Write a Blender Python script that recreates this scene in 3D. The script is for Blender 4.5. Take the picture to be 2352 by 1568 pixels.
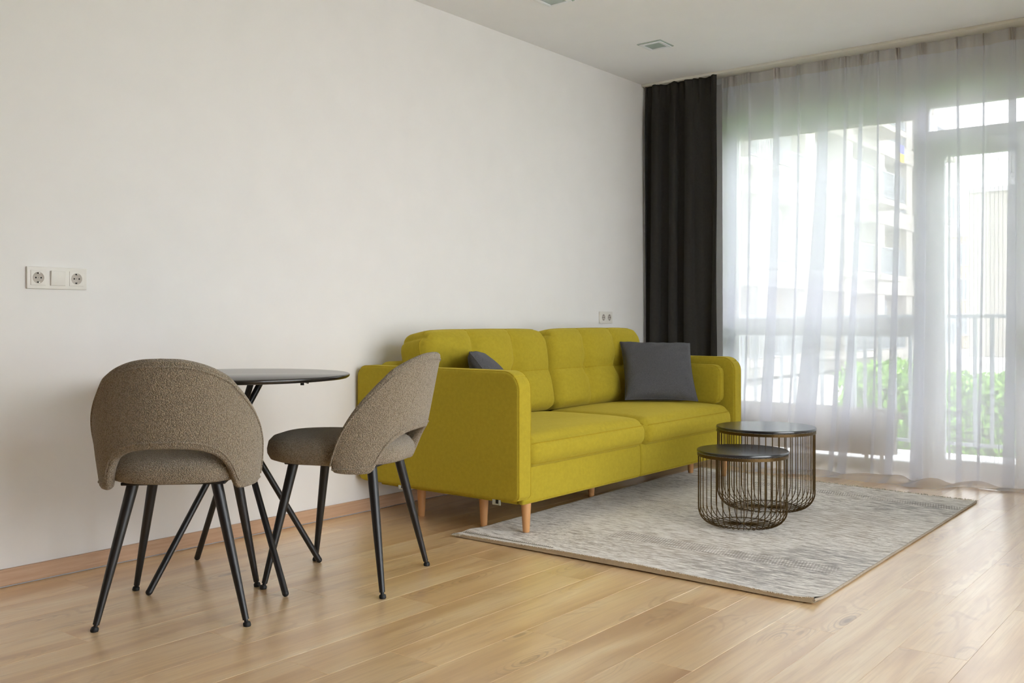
import bpy, math, random
import numpy as np
from mathutils import Vector, Matrix

for o in list(bpy.data.objects):
    bpy.data.objects.remove(o, do_unlink=True)
S = bpy.context.scene
COL = S.collection
PI = math.pi
R = math.radians
rnd = random.Random(7)

# ---------------------------------------------------------------- camera
F_PX, HORIZON, CAM_Z = 2208.0, 737.0, 0.952
YAW = math.atan((2932 - 1176) / F_PX)          # long wall runs along +X, wall at Y=0
cam_d = bpy.data.cameras.new('camera')
cam_d.sensor_fit = 'HORIZONTAL'
cam_d.sensor_width = 36.0
cam_d.lens = 36.0 * F_PX / 2352
cam_d.shift_y = -(784 - HORIZON) / 2352
cam_d.clip_start = 0.05
cam_d.clip_end = 500
cam = bpy.data.objects.new('camera', cam_d)
COL.objects.link(cam)
cam.location = (0, -3.575, CAM_Z)
cam.rotation_euler = (R(90), 0, YAW - R(90))
S.camera = cam

# ---------------------------------------------------------------- sky, light, exposure
W = bpy.data.worlds.new('overcast_sky')
S.world = W
W.use_nodes = True
bg = W.node_tree.nodes['Background']
bg.inputs['Color'].default_value = (0.94, 0.95, 1.0, 1)
bg.inputs['Strength'].default_value = 3.4

def portal(y0, y1, z0, z1, x=6.62):
    d = bpy.data.lights.new('window_portal', 'AREA')
    d.shape = 'RECTANGLE'
    d.size = z1 - z0
    d.size_y = abs(y1 - y0)
    d.cycles.is_portal = True
    o = bpy.data.objects.new('window_portal', d)
    COL.objects.link(o)
    o.location = (x, (y0 + y1) / 2, (z0 + z1) / 2)
    o.rotation_euler = (0, R(90), 0)           # -Z of the light points to -X, into the room
    return o
portal(-0.50, -1.80, 0.0, 2.43)
portal(-1.80, -2.46, 0.0, 2.43)
portal(-2.46, -3.95, 0.0, 2.43)
SWX0, SWX1, SWZ0, SWZ1 = 1.1, 4.5, 0.05, 2.43   # window added in the side wall as fill light, out of the camera's view
sp = portal(0, 4.0, SWZ0, SWZ1)
sp.data.size, sp.data.size_y = SWX1 - SWX0, SWZ1 - SWZ0
sp.location = ((SWX0 + SWX1) / 2, -4.72, (SWZ0 + SWZ1) / 2)
sp.rotation_euler = (R(90), 0, 0)               # pointing to +Y, into the room

vs = S.view_settings
vs.view_transform = 'Standard'
vs.look = 'None'
vs.gamma = 1.0
vs.use_curve_mapping = False
vs.exposure = 1.3
S.display_settings.display_device = 'sRGB'
cy = S.cycles
cy.use_denoising = True
cy.use_adaptive_sampling = True
cy.adaptive_threshold = 0.12
cy.adaptive_min_samples = 16
cy.max_bounces = 7
cy.diffuse_bounces = 5
cy.glossy_bounces = 3
cy.transmission_bounces = 8
cy.transparent_max_bounces = 16
cy.caustics_reflective = False
cy.caustics_refractive = False
cy.sample_clamp_indirect = 6.0

# ---------------------------------------------------------------- helpers: objects
def mesh_obj(name, verts, faces, mat, parent=None, smooth=True, loc=None, rot=None):
    me = bpy.data.meshes.new(name)
    me.from_pydata([tuple(float(c) for c in v) for v in verts], [], [tuple(int(i) for i in f) for f in faces])
    me.update()
    if mat:
        me.materials.append(mat)
    if smooth:
        me.polygons.foreach_set('use_smooth', [True] * len(me.polygons))
        me.set_sharp_from_angle(angle=R(52))
        me.update()
    o = bpy.data.objects.new(name, me)
    COL.objects.link(o)
    if parent:
        o.parent = parent
    if loc is not None:
        o.location = loc
    if rot is not None:
        o.rotation_euler = rot
    return o

def inst(name, src, parent=None, loc=(0, 0, 0), rot=(0, 0, 0), scale=None):
    o = bpy.data.objects.new(name, src.data if hasattr(src, 'data') else src)
    COL.objects.link(o)
    if parent:
        o.parent = parent
    o.location = loc
    o.rotation_euler = rot
    if scale:
        o.scale = scale
    return o

def empty(name, loc=(0, 0, 0), rz=0.0):
    o = bpy.data.objects.new(name, None)
    COL.objects.link(o)
    o.location = loc
    o.rotation_euler = (0, 0, rz)
    o.empty_display_size = 0.1
    return o

def tag(o, label=None, cat=None, group=None, kind=None):
    if label: o['label'] = label
    if cat: o['category'] = cat
    if group: o['group'] = group
    if kind: o['kind'] = kind
    return o

def merge(*parts):
    V, Fc = [], []
    for v, f in parts:
        n = len(V)
        V.extend(v)
        Fc.extend([tuple(i + n for i in q) for q in f])
    return V, Fc

def move(vf, d):
    return [tuple(Vector(v) + Vector(d)) for v in vf[0]], vf[1]

def xform(vf, M):
    return [tuple(M @ Vector(v)) for v in vf[0]], vf[1]

# ---------------------------------------------------------------- helpers: shapes
def box(x0, x1, y0, y1, z0, z1):
    x0, x1 = min(x0, x1), max(x0, x1); y0, y1 = min(y0, y1), max(y0, y1); z0, z1 = min(z0, z1), max(z0, z1)
    v = [(x0, y0, z0), (x1, y0, z0), (x1, y1, z0), (x0, y1, z0), (x0, y0, z1), (x1, y0, z1), (x1, y1, z1), (x0, y1, z1)]
    f = [(0, 3, 2, 1), (4, 5, 6, 7), (0, 1, 5, 4), (1, 2, 6, 5), (2, 3, 7, 6), (3, 0, 4, 7)]
    return v, f

def bevel_box(x0, x1, y0, y1, z0, z1, r=0.004, seg=2):
    c = ((x0 + x1) / 2, (y0 + y1) / 2, (z0 + z1) / 2)
    rb = RBox((abs(x1 - x0), abs(y1 - y0), abs(z1 - z0)), r, seg, (1, 1, 1))
    return move(rb.mesh(), c)

class RBox:
    """Rounded box; point(a,b,c) maps the surface of the cube [-1,1]^3 to the shape, fn bends it afterwards."""
    def __init__(self, size, r, seg=3, mid=(8, 8, 8), fn=None):
        self.h = np.array(size) / 2.0
        self.r = min(r, min(self.h) * 0.999)
        self.seg, self.mid, self.fn = seg, mid, fn
    def axis(self, k):
        h, r = self.h[k], self.r
        a = [(-h + r * i / self.seg) / h for i in range(self.seg + 1)]
        m = [-(h - r) / h + 2 * (h - r) / h * i / self.mid[k] for i in range(1, self.mid[k])]
        b = [-x for x in reversed(a)]
        return a + m + b if (h - r) / h > 1e-6 else a + b[1:]
    def point(self, q):
        p = np.array(q, float) * self.h
        c = np.clip(p, -(self.h - self.r), self.h - self.r)
        d = p - c
        n = np.linalg.norm(d)
        nrm = d / n if n > 1e-9 else np.zeros(3)
        out = c + self.r * nrm
        if self.fn:
            out = np.array(self.fn(out, np.array(q, float), nrm), float)
        return out
    def mesh(self):
        ax = [self.axis(k) for k in range(3)]
        idx, V, Fc = {}, [], []
        def vid(q):
            key = (round(q[0], 6), round(q[1], 6), round(q[2], 6))
            if key not in idx:
                idx[key] = len(V)
                V.append(tuple(self.point(q)))
            return idx[key]
        for k in range(3):
            i, j = (k + 1) % 3, (k + 2) % 3
            for s in (-1, 1):
                for m in range(len(ax[i]) - 1):
                    for n in range(len(ax[j]) - 1):
                        ring = []
                        for (mm, nn) in ((m, n), (m + 1, n), (m + 1, n + 1), (m, n + 1)):
                            q = [0, 0, 0]; q[k] = s; q[i] = ax[i][mm]; q[j] = ax[j][nn]
                            ring.append(vid(q))
                        Fc.append(tuple(ring) if s > 0 else tuple(reversed(ring)))
        return V, Fc

def tube(path, rad, n=8, closed=False, caps=True):
    P = [Vector(p) for p in path]
    m = len(P)
    rads = rad if hasattr(rad, '__len__') else [rad] * m
    V, Fc = [], []
    up = None
    for i in range(m):
        if closed:
            t = P[(i + 1) % m] - P[i - 1]
        else:
            t = P[min(i + 1, m - 1)] - P[max(i - 1, 0)]
        t.normalize()
        if up is None:
            a = Vector((0, 0, 1)) if abs(t.z) < 0.9 else Vector((1, 0, 0))
            up = (a - t * a.dot(t)).normalized()
        else:
            up = (up - t * up.dot(t))
            if up.length < 1e-6:
                a = Vector((0, 0, 1)) if abs(t.z) < 0.9 else Vector((1, 0, 0))
                up = a - t * a.dot(t)
            up.normalize()
        b = t.cross(up)
        for k in range(n):
            ang = 2 * PI * k / n
            V.append(tuple(P[i] + (up * math.cos(ang) + b * math.sin(ang)) * rads[i]))
    cnt = m if closed else m - 1
    for i in range(cnt):
        j = (i + 1) % m
        for k in range(n):
            l = (k + 1) % n
            Fc.append((i * n + k, i * n + l, j * n + l, j * n + k))
    if caps and not closed:
        Fc.append(tuple(reversed(range(n))))
        Fc.append(tuple((m - 1) * n + k for k in range(n)))
    return V, Fc

def lathe(profile, n=32, center=(0, 0)):
    V, Fc = [], []
    m = len(profile)
    for (r, z) in profile:
        for k in range(n):
            a = 2 * PI * k / n
            V.append((center[0] + r * math.cos(a), center[1] + r * math.sin(a), z))
    for i in range(m - 1):
        for k in range(n):
            l = (k + 1) % n
            Fc.append((i * n + k, i * n + l, (i + 1) * n + l, (i + 1) * n + k))
    Fc.append(tuple(reversed(range(n))))
    Fc.append(tuple((m - 1) * n + k for k in range(n)))
    return V, Fc

def lerp_table(tab, x):
    xs = [t[0] for t in tab]; ys = [t[1] for t in tab]
    return float(np.interp(x, xs, ys))

def smooth_table(tab, x):
    """Catmull-Rom through the table."""
    xs = [t[0] for t in tab]; ys = [t[1] for t in tab]
    x = min(max(x, xs[0]), xs[-1])
    i = max(0, min(len(xs) - 2, int(np.searchsorted(xs, x)) - 1))
    t = (x - xs[i]) / (xs[i + 1] - xs[i])
    def slope(k):
        a, b = max(k - 1, 0), min(k + 1, len(xs) - 1)
        return (ys[b] - ys[a]) / (xs[b] - xs[a])
    h = xs[i + 1] - xs[i]
    m0, m1 = slope(i) * h, slope(i + 1) * h
    return ((2 * t**3 - 3 * t**2 + 1) * ys[i] + (t**3 - 2 * t**2 + t) * m0 + (-2 * t**3 + 3 * t**2) * ys[i + 1] + (t**3 - t**2) * m1)

def grid_faces(nu, nv, off=0):
    return [(off + i * nv + j, off + (i + 1) * nv + j, off + (i + 1) * nv + j + 1, off + i * nv + j + 1) for i in range(nu - 1) for j in range(nv - 1)]

def vnoise(seed, n=64):
    r = random.Random(seed)
    t = [r.uniform(-1, 1) for _ in range(n)]
    def f(x):
        i = math.floor(x); u = x - i; u = u * u * (3 - 2 * u)
        return t[i % n] * (1 - u) + t[(i + 1) % n] * u
    return f

# ---------------------------------------------------------------- materials
def srgb(r, g, b):
    def c(v):
        v /= 255.0
        return v / 12.92 if v <= 0.04045 else ((v + 0.055) / 1.055) ** 2.4
    return (c(r), c(g), c(b), 1.0)

class NT:
    def __init__(self, name):
        self.m = bpy.data.materials.new(name)
        self.m.use_nodes = True
        self.t = self.m.node_tree
        self.b = self.t.nodes['Principled BSDF']
        self.out = self.t.nodes['Material Output']
    def n(self, kind, **kw):
        nd = self.t.nodes.new(kind)
        for k, v in kw.items():
            if k.startswith('i_'):
                key = k[2:]
                key = int(key) if key.isdigit() else key.replace('_', ' ')
                nd.inputs[key].default_value = v
            else:
                setattr(nd, k, v)
        return nd
    def l(self, a, b):
        self.t.links.new(a, b)
    def set(self, **kw):
        for k, v in kw.items():
            self.b.inputs[k.replace('_', ' ')].default_value = v
    def coords(self, kind='Object', scale=(1, 1, 1), loc=(0, 0, 0)):
        tc = self.n('ShaderNodeTexCoord')
        mp = self.n('ShaderNodeMapping')
        mp.inputs['Scale'].default_value = scale
        mp.inputs['Location'].default_value = loc
        self.l(tc.outputs[kind], mp.inputs['Vector'])
        return mp.outputs['Vector']
    def noise(self, vec, scale, detail=3, rough=0.5, dist=0.0):
        nd = self.n('ShaderNodeTexNoise')
        nd.inputs['Scale'].default_value = scale
        nd.inputs['Detail'].default_value = detail
        nd.inputs['Roughness'].default_value = rough
        nd.inputs['Distortion'].default_value = dist
        if vec is not None: self.l(vec, nd.inputs['Vector'])
        return nd.outputs['Fac']
    def ramp(self, fac, stops, interp='LINEAR'):
        r = self.n('ShaderNodeValToRGB')
        r.color_ramp.interpolation = interp
        el = r.color_ramp.elements
        while len(el) < len(stops): el.new(0.5)
        for e, (p, c) in zip(el, stops):
            e.position = p; e.color = c if hasattr(c, '__len__') else (c, c, c, 1)
        self.l(fac, r.inputs['Fac'])
        return r.outputs['Color']
    def mix(self, a, b, fac, mode='MIX'):
        m = self.n('ShaderNodeMix', data_type='RGBA', blend_type=mode)
        for sock, v in ((m.inputs[0], fac), (m.inputs[6], a), (m.inputs[7], b)):
            if hasattr(v, 'is_linked') or isinstance(v, bpy.types.NodeSocket): self.l(v, sock)
            else: sock.default_value = v
        return m.outputs[2]
    def math(self, op, a, b=0.0):
        m = self.n('ShaderNodeMath', operation=op)
        for sock, v in ((m.inputs[0], a), (m.inputs[1], b)):
            if isinstance(v, bpy.types.NodeSocket): self.l(v, sock)
            else: sock.default_value = v
        return m.outputs[0]
    def bump(self, h, strength=0.3, dist=0.01):
        bp = self.n('ShaderNodeBump')
        bp.inputs['Strength'].default_value = strength
        bp.inputs['Distance'].default_value = dist
        self.l(h, bp.inputs['Height'])
        self.l(bp.outputs['Normal'], self.b.inputs['Normal'])
    def color(self, c):
        if isinstance(c, bpy.types.NodeSocket): self.l(c, self.b.inputs['Base Color'])
        else: self.b.inputs['Base Color'].default_value = c

def plain(name, col, rough=0.5, metal=0.0, vary=0.06, spec=0.5, bump=0.0, bscale=80.0):
    """Plain coloured surface with slight mottling and optional fine relief."""
    t = NT(name)
    v = t.coords('Object')
    n = t.noise(v, 6.0, 3)
    lo = tuple(c * (1 - vary) for c in col[:3]) + (1,)
    hi = tuple(min(1, c * (1 + vary)) for c in col[:3]) + (1,)
    t.color(t.ramp(n, [(0.3, lo), (0.7, hi)]))
    t.set(Roughness=rough, Metallic=metal)
    t.b.inputs['Specular IOR Level'].default_value = spec
    if bump > 0:
        t.bump(t.noise(v, bscale, 4, 0.6), bump, 0.002)
    return t.m

def fabric(name, col, weave=900.0, vary=0.12, fuzz=0.35, mottle=60.0, rough=0.95, bs=0.35):
    t = NT(name)
    v = t.coords('Object')
    n1 = t.noise(v, mottle, 4, 0.65)
    n2 = t.noise(v, weave, 2, 0.5)
    lo = tuple(c * (1 - vary) for c in col[:3]) + (1,)
    hi = tuple(min(1, c * (1 + vary)) for c in col[:3]) + (1,)
    mixed = t.math('ADD', t.math('MULTIPLY', n1, 0.5), t.math('MULTIPLY', n2, 0.5))
    t.color(t.ramp(mixed, [(0.35, lo), (0.65, hi)]))
    t.set(Roughness=rough)
    t.b.inputs['Specular IOR Level'].default_value = 0.12
    t.b.inputs['Sheen Weight'].default_value = fuzz
    t.b.inputs['Sheen Roughness'].default_value = 0.5
    t.b.inputs['Sheen Tint'].default_value = tuple(min(1, c * 1.2 + 0.05) for c in col[:3]) + (1,)
    t.bump(n2, bs, 0.0012)
    return t.m

def boucle(name, col):
    t = NT(name)
    v = t.coords('Object')
    warp = t.noise(v, 90.0, 2)
    vo = t.n('ShaderNodeTexVoronoi', feature='F1')
    vo.inputs['Scale'].default_value = 270.0
    vm = t.n('ShaderNodeVectorMath', operation='ADD')
    nz = t.n('ShaderNodeTexNoise'); nz.inputs['Scale'].default_value = 60.0
    t.l(v, nz.inputs['Vector'])
    sc = t.n('ShaderNodeVectorMath', operation='SCALE'); sc.inputs['Scale'].default_value = 0.012
    t.l(nz.outputs['Color'], sc.inputs[0])
    t.l(v, vm.inputs[0]); t.l(sc.outputs[0], vm.inputs[1])
    t.l(vm.outputs[0], vo.inputs['Vector'])
    loops = t.ramp(vo.outputs['Distance'], [(0.0, 1.0), (0.75, 0.0)])
    lo = tuple(c * 0.62 for c in col[:3]) + (1,)
    hi = tuple(min(1, c * 1.22) for c in col[:3]) + (1,)
    t.color(t.ramp(loops, [(0.1, lo), (0.85, hi)]))
    t.set(Roughness=0.97)
    t.b.inputs['Specular IOR Level'].default_value = 0.1
    t.b.inputs['Sheen Weight'].default_value = 0.3
    t.bump(loops, 0.9, 0.004)
    return t.m

M = {}
M['wall'] = plain('wall_paint', srgb(238, 236, 233), 0.92, vary=0.012, spec=0.15, bump=0.06, bscale=220)
M['back_wall'] = plain('bounce_tint', srgb(180, 138, 108), 0.9, vary=0.02, spec=0.15)  # brown picked to dim and warm the light this unseen wall bounces back
M['ceiling'] = plain('ceiling_paint', srgb(243, 243, 243), 0.95, vary=0.008, spec=0.1)
M['white_frame'] = plain('white_frame_plastic', srgb(232, 235, 238), 0.35, vary=0.01)
M['white_plastic'] = plain('white_socket_plastic', srgb(228, 224, 216), 0.4, vary=0.01)
M['socket_well'] = plain('socket_well_plastic', srgb(190, 182, 172), 0.5, vary=0.02)
M['hole'] = plain('dark_hole', srgb(24, 22, 20), 0.8)
M['metal_clip'] = plain('clip_metal', srgb(170, 165, 155), 0.35, metal=1.0)
M['black_metal'] = plain('black_painted_steel', srgb(26, 25, 25), 0.38, vary=0.05, spec=0.5)
M['black_rubber'] = plain('black_rubber', srgb(17, 17, 17), 0.6)
M['sofa'] = fabric('mustard_felt', (0.41, 0.318, 0.027, 1), weave=700, vary=0.10, fuzz=0.6)
M['sofa_seam'] = fabric('mustard_seam_thread', (0.40, 0.29, 0.02, 1), weave=900, fuzz=0.1)
M['boucle'] = boucle('greige_boucle', (0.37, 0.300, 0.210, 1))
M['boucle_seam'] = fabric('greige_piping', (0.34, 0.29, 0.23, 1), weave=500, fuzz=0.2)
M['pillow'] = fabric('charcoal_linen', (0.092, 0.091, 0.097, 1), weave=650, vary=0.35, fuzz=0.35, mottle=260, bs=0.5)
M['beech'] = plain('beech_wood', srgb(203, 150, 98), 0.45, vary=0.06)
M['bronze'] = plain('bronze_wire', srgb(84, 64, 32), 0.42, metal=0.7, vary=0.05)
M['black_top'] = plain('black_laminate', srgb(30, 31, 35), 0.2, vary=0.04, spec=0.9)
M['dining_top'] = plain('dark_tabletop', srgb(38, 34, 31), 0.17, vary=0.05, spec=0.7)
M['curtain'] = fabric('charcoal_drape', (0.040, 0.038, 0.035, 1), weave=900, vary=0.12, fuzz=0.18)
M['radiator'] = plain('white_enamel', srgb(235, 235, 234), 0.4, vary=0.01)
M['rail_white'] = plain('rail_white', srgb(228, 226, 216), 0.5, vary=0.01)
M['galv'] = plain('zinc_plate', srgb(190, 200, 195), 0.3, metal=0.9)
M['downlight'] = plain('frosted_glass', srgb(175, 190, 182), 0.25, vary=0.01)
M['stone_balcony'] = plain('balcony_concrete', srgb(226, 225, 224), 0.9, vary=0.08, bump=0.3, bscale=60)
M['rail_grey'] = plain('railing_paint', srgb(150, 155, 162), 0.5)
M['cream'] = plain('cream_render', srgb(158, 149, 133), 0.95, vary=0.03, bump=0.1, bscale=4)
M['white_render'] = plain('white_render', srgb(184, 179, 171), 0.95, vary=0.02)
M['tan_render'] = plain('tan_render', srgb(190, 178, 158), 0.95, vary=0.04)
M['ext_frame'] = plain('facade_window_frame', srgb(210, 212, 215), 0.5)
M['ext_pane'] = plain('facade_window_pane', srgb(160, 166, 174), 0.12, vary=0.1, spec=0.8)
M['ext_dark'] = plain('facade_recess', srgb(150, 146, 142), 0.8, vary=0.1)
M['flag_blue'] = fabric('flag_blue', srgb(120, 120, 205))
M['flag_yellow'] = fabric('flag_yellow', srgb(235, 205, 60))
M['paving'] = plain('pale_paving', srgb(206, 204, 200), 0.95, vary=0.06)
M['lawn'] = plain('lawn', srgb(120, 165, 70), 0.95, vary=0.25, bump=0.5, bscale=30)
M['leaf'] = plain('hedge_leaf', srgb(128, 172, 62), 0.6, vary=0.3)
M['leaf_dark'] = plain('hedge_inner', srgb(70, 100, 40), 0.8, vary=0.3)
M['shutter_beige'] = plain('shutter_beige', srgb(214, 202, 160), 0.6)
M['shutter_grey'] = plain('shutter_grey', srgb(196, 208, 206), 0.6)
M['screen_thread'] = plain('screen_thread', srgb(120, 120, 124), 0.8)

def make_glass():
    t = NT('window_glass')
    t.t.nodes.remove(t.b)
    tr = t.n('ShaderNodeBsdfTransparent'); tr.inputs['Color'].default_value = (0.95, 0.965, 0.96, 1)
    gl = t.n('ShaderNodeBsdfGlossy'); gl.inputs['Roughness'].default_value = 0.02
    fr = t.n('ShaderNodeFresnel'); fr.inputs['IOR'].default_value = 1.45
    mx = t.n('ShaderNodeMixShader')
    t.l(fr.outputs[0], mx.inputs[0]); t.l(tr.outputs[0], mx.inputs[1]); t.l(gl.outputs[0], mx.inputs[2])
    t.l(mx.outputs[0], t.out.inputs['Surface'])
    return t.m
M['glass'] = make_glass()

def make_sheer(name, dens0, dens1, col=(0.93, 0.93, 0.95, 1)):
    """Open-weave voile: threads scatter light, the gaps let it straight through; denser where the cloth turns edge-on."""
    t = NT(name)
    t.t.nodes.remove(t.b)
    tr = t.n('ShaderNodeBsdfTransparent')
    df = t.n('ShaderNodeBsdfDiffuse'); df.inputs['Color'].default_value = col
    tl = t.n('ShaderNodeBsdfTranslucent'); tl.inputs['Color'].default_value = col
    th = t.n('ShaderNodeMixShader'); th.inputs[0].default_value = 0.72
    t.l(df.outputs[0], th.inputs[1]); t.l(tl.outputs[0], th.inputs[2])
    lw = t.n('ShaderNodeLayerWeight'); lw.inputs['Blend'].default_value = 0.35
    mr = t.n('ShaderNodeMapRange'); mr.inputs['To Min'].default_value = dens0; mr.inputs['To Max'].default_value = dens1
    t.l(lw.outputs['Facing'], mr.inputs['Value'])
    dn = mr.outputs[0]
    mx = t.n('ShaderNodeMixShader')
    t.l(dn, mx.inputs[0]); t.l(tr.outputs[0], mx.inputs[1]); t.l(th.outputs[0], mx.inputs[2])
    t.l(mx.outputs[0], t.out.inputs['Surface'])
    return t.m
M['sheer'] = make_sheer('white_voile', 0.72, 0.93, (0.925, 0.935, 0.98, 1))
M['sheer_tape'] = make_sheer('voile_header_tape', 0.72, 0.95, (0.86, 0.83, 0.79, 1))

def make_plank():
    t = NT('oak_laminate')
    oi = t.n('ShaderNodeObjectInfo')
    rn = oi.outputs['Random']
    tc = t.n('ShaderNodeTexCoord')
    off = t.n('ShaderNodeCombineXYZ')
    t.l(t.math('MULTIPLY', rn, 37.0), off.inputs[0])
    t.l(t.math('MULTIPLY', rn, 91.0), off.inputs[1])
    ad = t.n('ShaderNodeVectorMath', operation='ADD')
    t.l(tc.outputs['Object'], ad.inputs[0]); t.l(off.outputs[0], ad.inputs[1])
    def mp(scale):
        m = t.n('ShaderNodeMapping'); m.inputs['Scale'].default_value = scale
        t.l(ad.outputs[0], m.inputs['Vector'])
        return m.outputs['Vector']
    broad = t.noise(mp((1.1, 9.0, 1)), 1.0, 3, 0.5, 0.6)
    fine = t.noise(mp((3.0, 90.0, 1)), 1.0, 4, 0.65, 0.4)
    # growth-ring figure: contour lines of a stretched noise field, strongest near the heart of each board
    field = t.noise(mp((1.5, 6.0, 1)), 1.0, 2, 0.45, 0.8)
    rings = t.math('SINE', t.math('MULTIPLY', field, 70.0))
    heart = t.noise(mp((1.4, 7.0, 1)), 1.3, 1, 0.4, 0.3)
    hm = t.ramp(heart, [(0.54, 0.0), (0.66, 1.0)])
    rg = t.ramp(t.math('ADD', t.math('MULTIPLY', rings, 0.5), 0.5), [(0.55, 0.0), (0.95, 1.0)])
    knot = t.n('ShaderNodeTexVoronoi', feature='F1'); knot.inputs['Scale'].default_value = 1.0
    t.l(mp((2.2, 7.5, 1)), knot.inputs['Vector'])
    kn = t.ramp(knot.outputs['Distance'], [(0.03, 1.0), (0.16, 0.0)])
    base = t.ramp(broad, [(0.28, srgb(204, 160, 112)), (0.5, srgb(236, 200, 150)), (0.70, srgb(246, 218, 174))])
    c = t.mix(base, srgb(206, 166, 120), t.math('MULTIPLY', t.ramp(fine, [(0.45, 0.0), (0.72, 1.0)]), 0.6))
    c = t.mix(c, srgb(186, 146, 108), t.math('MULTIPLY', t.math('MULTIPLY', rg, hm), 0.34))
    c = t.mix(c, srgb(240, 220, 188), t.math('MULTIPLY', t.math('MULTIPLY', t.math('SUBTRACT', 1.0, rg), hm), 0.15))
    c = t.mix(c, srgb(128, 88, 58), t.math('MULTIPLY', t.math('MULTIPLY', kn, hm), 0.8))
    # tight ring figure round the knots
    kr = t.ramp(t.math('SINE', t.math('ADD', t.math('MULTIPLY', knot.outputs['Distance'], 75.0), t.math('MULTIPLY', field, 22.0))), [(0.25, 0.0), (0.9, 1.0)])
    kz = t.math('MULTIPLY', t.ramp(knot.outputs['Distance'], [(0.10, 1.0), (0.42, 0.0)]), t.ramp(heart, [(0.47, 0.0), (0.58, 1.0)]))
    c = t.mix(c, srgb(160, 116, 78), t.math('MULTIPLY', t.math('MULTIPLY', kr, kz), 0.55))
    tone = t.ramp(rn, [(0.0, 0.93), (1.0, 1.05)])
    c = t.mix(c, tone, 1.0, 'MULTIPLY')
    t.color(c)
    rr = t.ramp(fine, [(0.2, 0.27), (0.8, 0.38)])
    t.l(rr, t.b.inputs['Roughness'])
    t.b.inputs['Specular IOR Level'].default_value = 0.85
    t.b.inputs['Coat Weight'].default_value = 1.0
    t.b.inputs['Coat IOR'].default_value = 1.6
    t.b.inputs['Coat Roughness'].default_value = 0.3
    t.bump(fine, 0.04, 0.001)
    return t.m
M['plank'] = make_plank()
M['floor_joint'] = plain('floor_joint', srgb(120, 92, 64), 0.8)

def make_baseboard():
    t = NT('baseboard_oak')
    v = t.coords('Object', (2.0, 1.0, 40.0))
    n = t.noise(v, 2.0, 4, 0.6, 0.3)
    t.color(t.ramp(n, [(0.3, srgb(188, 152, 122)), (0.7, srgb(206, 172, 142))]))
    t.set(Roughness=0.5)
    return t.m
M['baseboard'] = make_baseboard()

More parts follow.
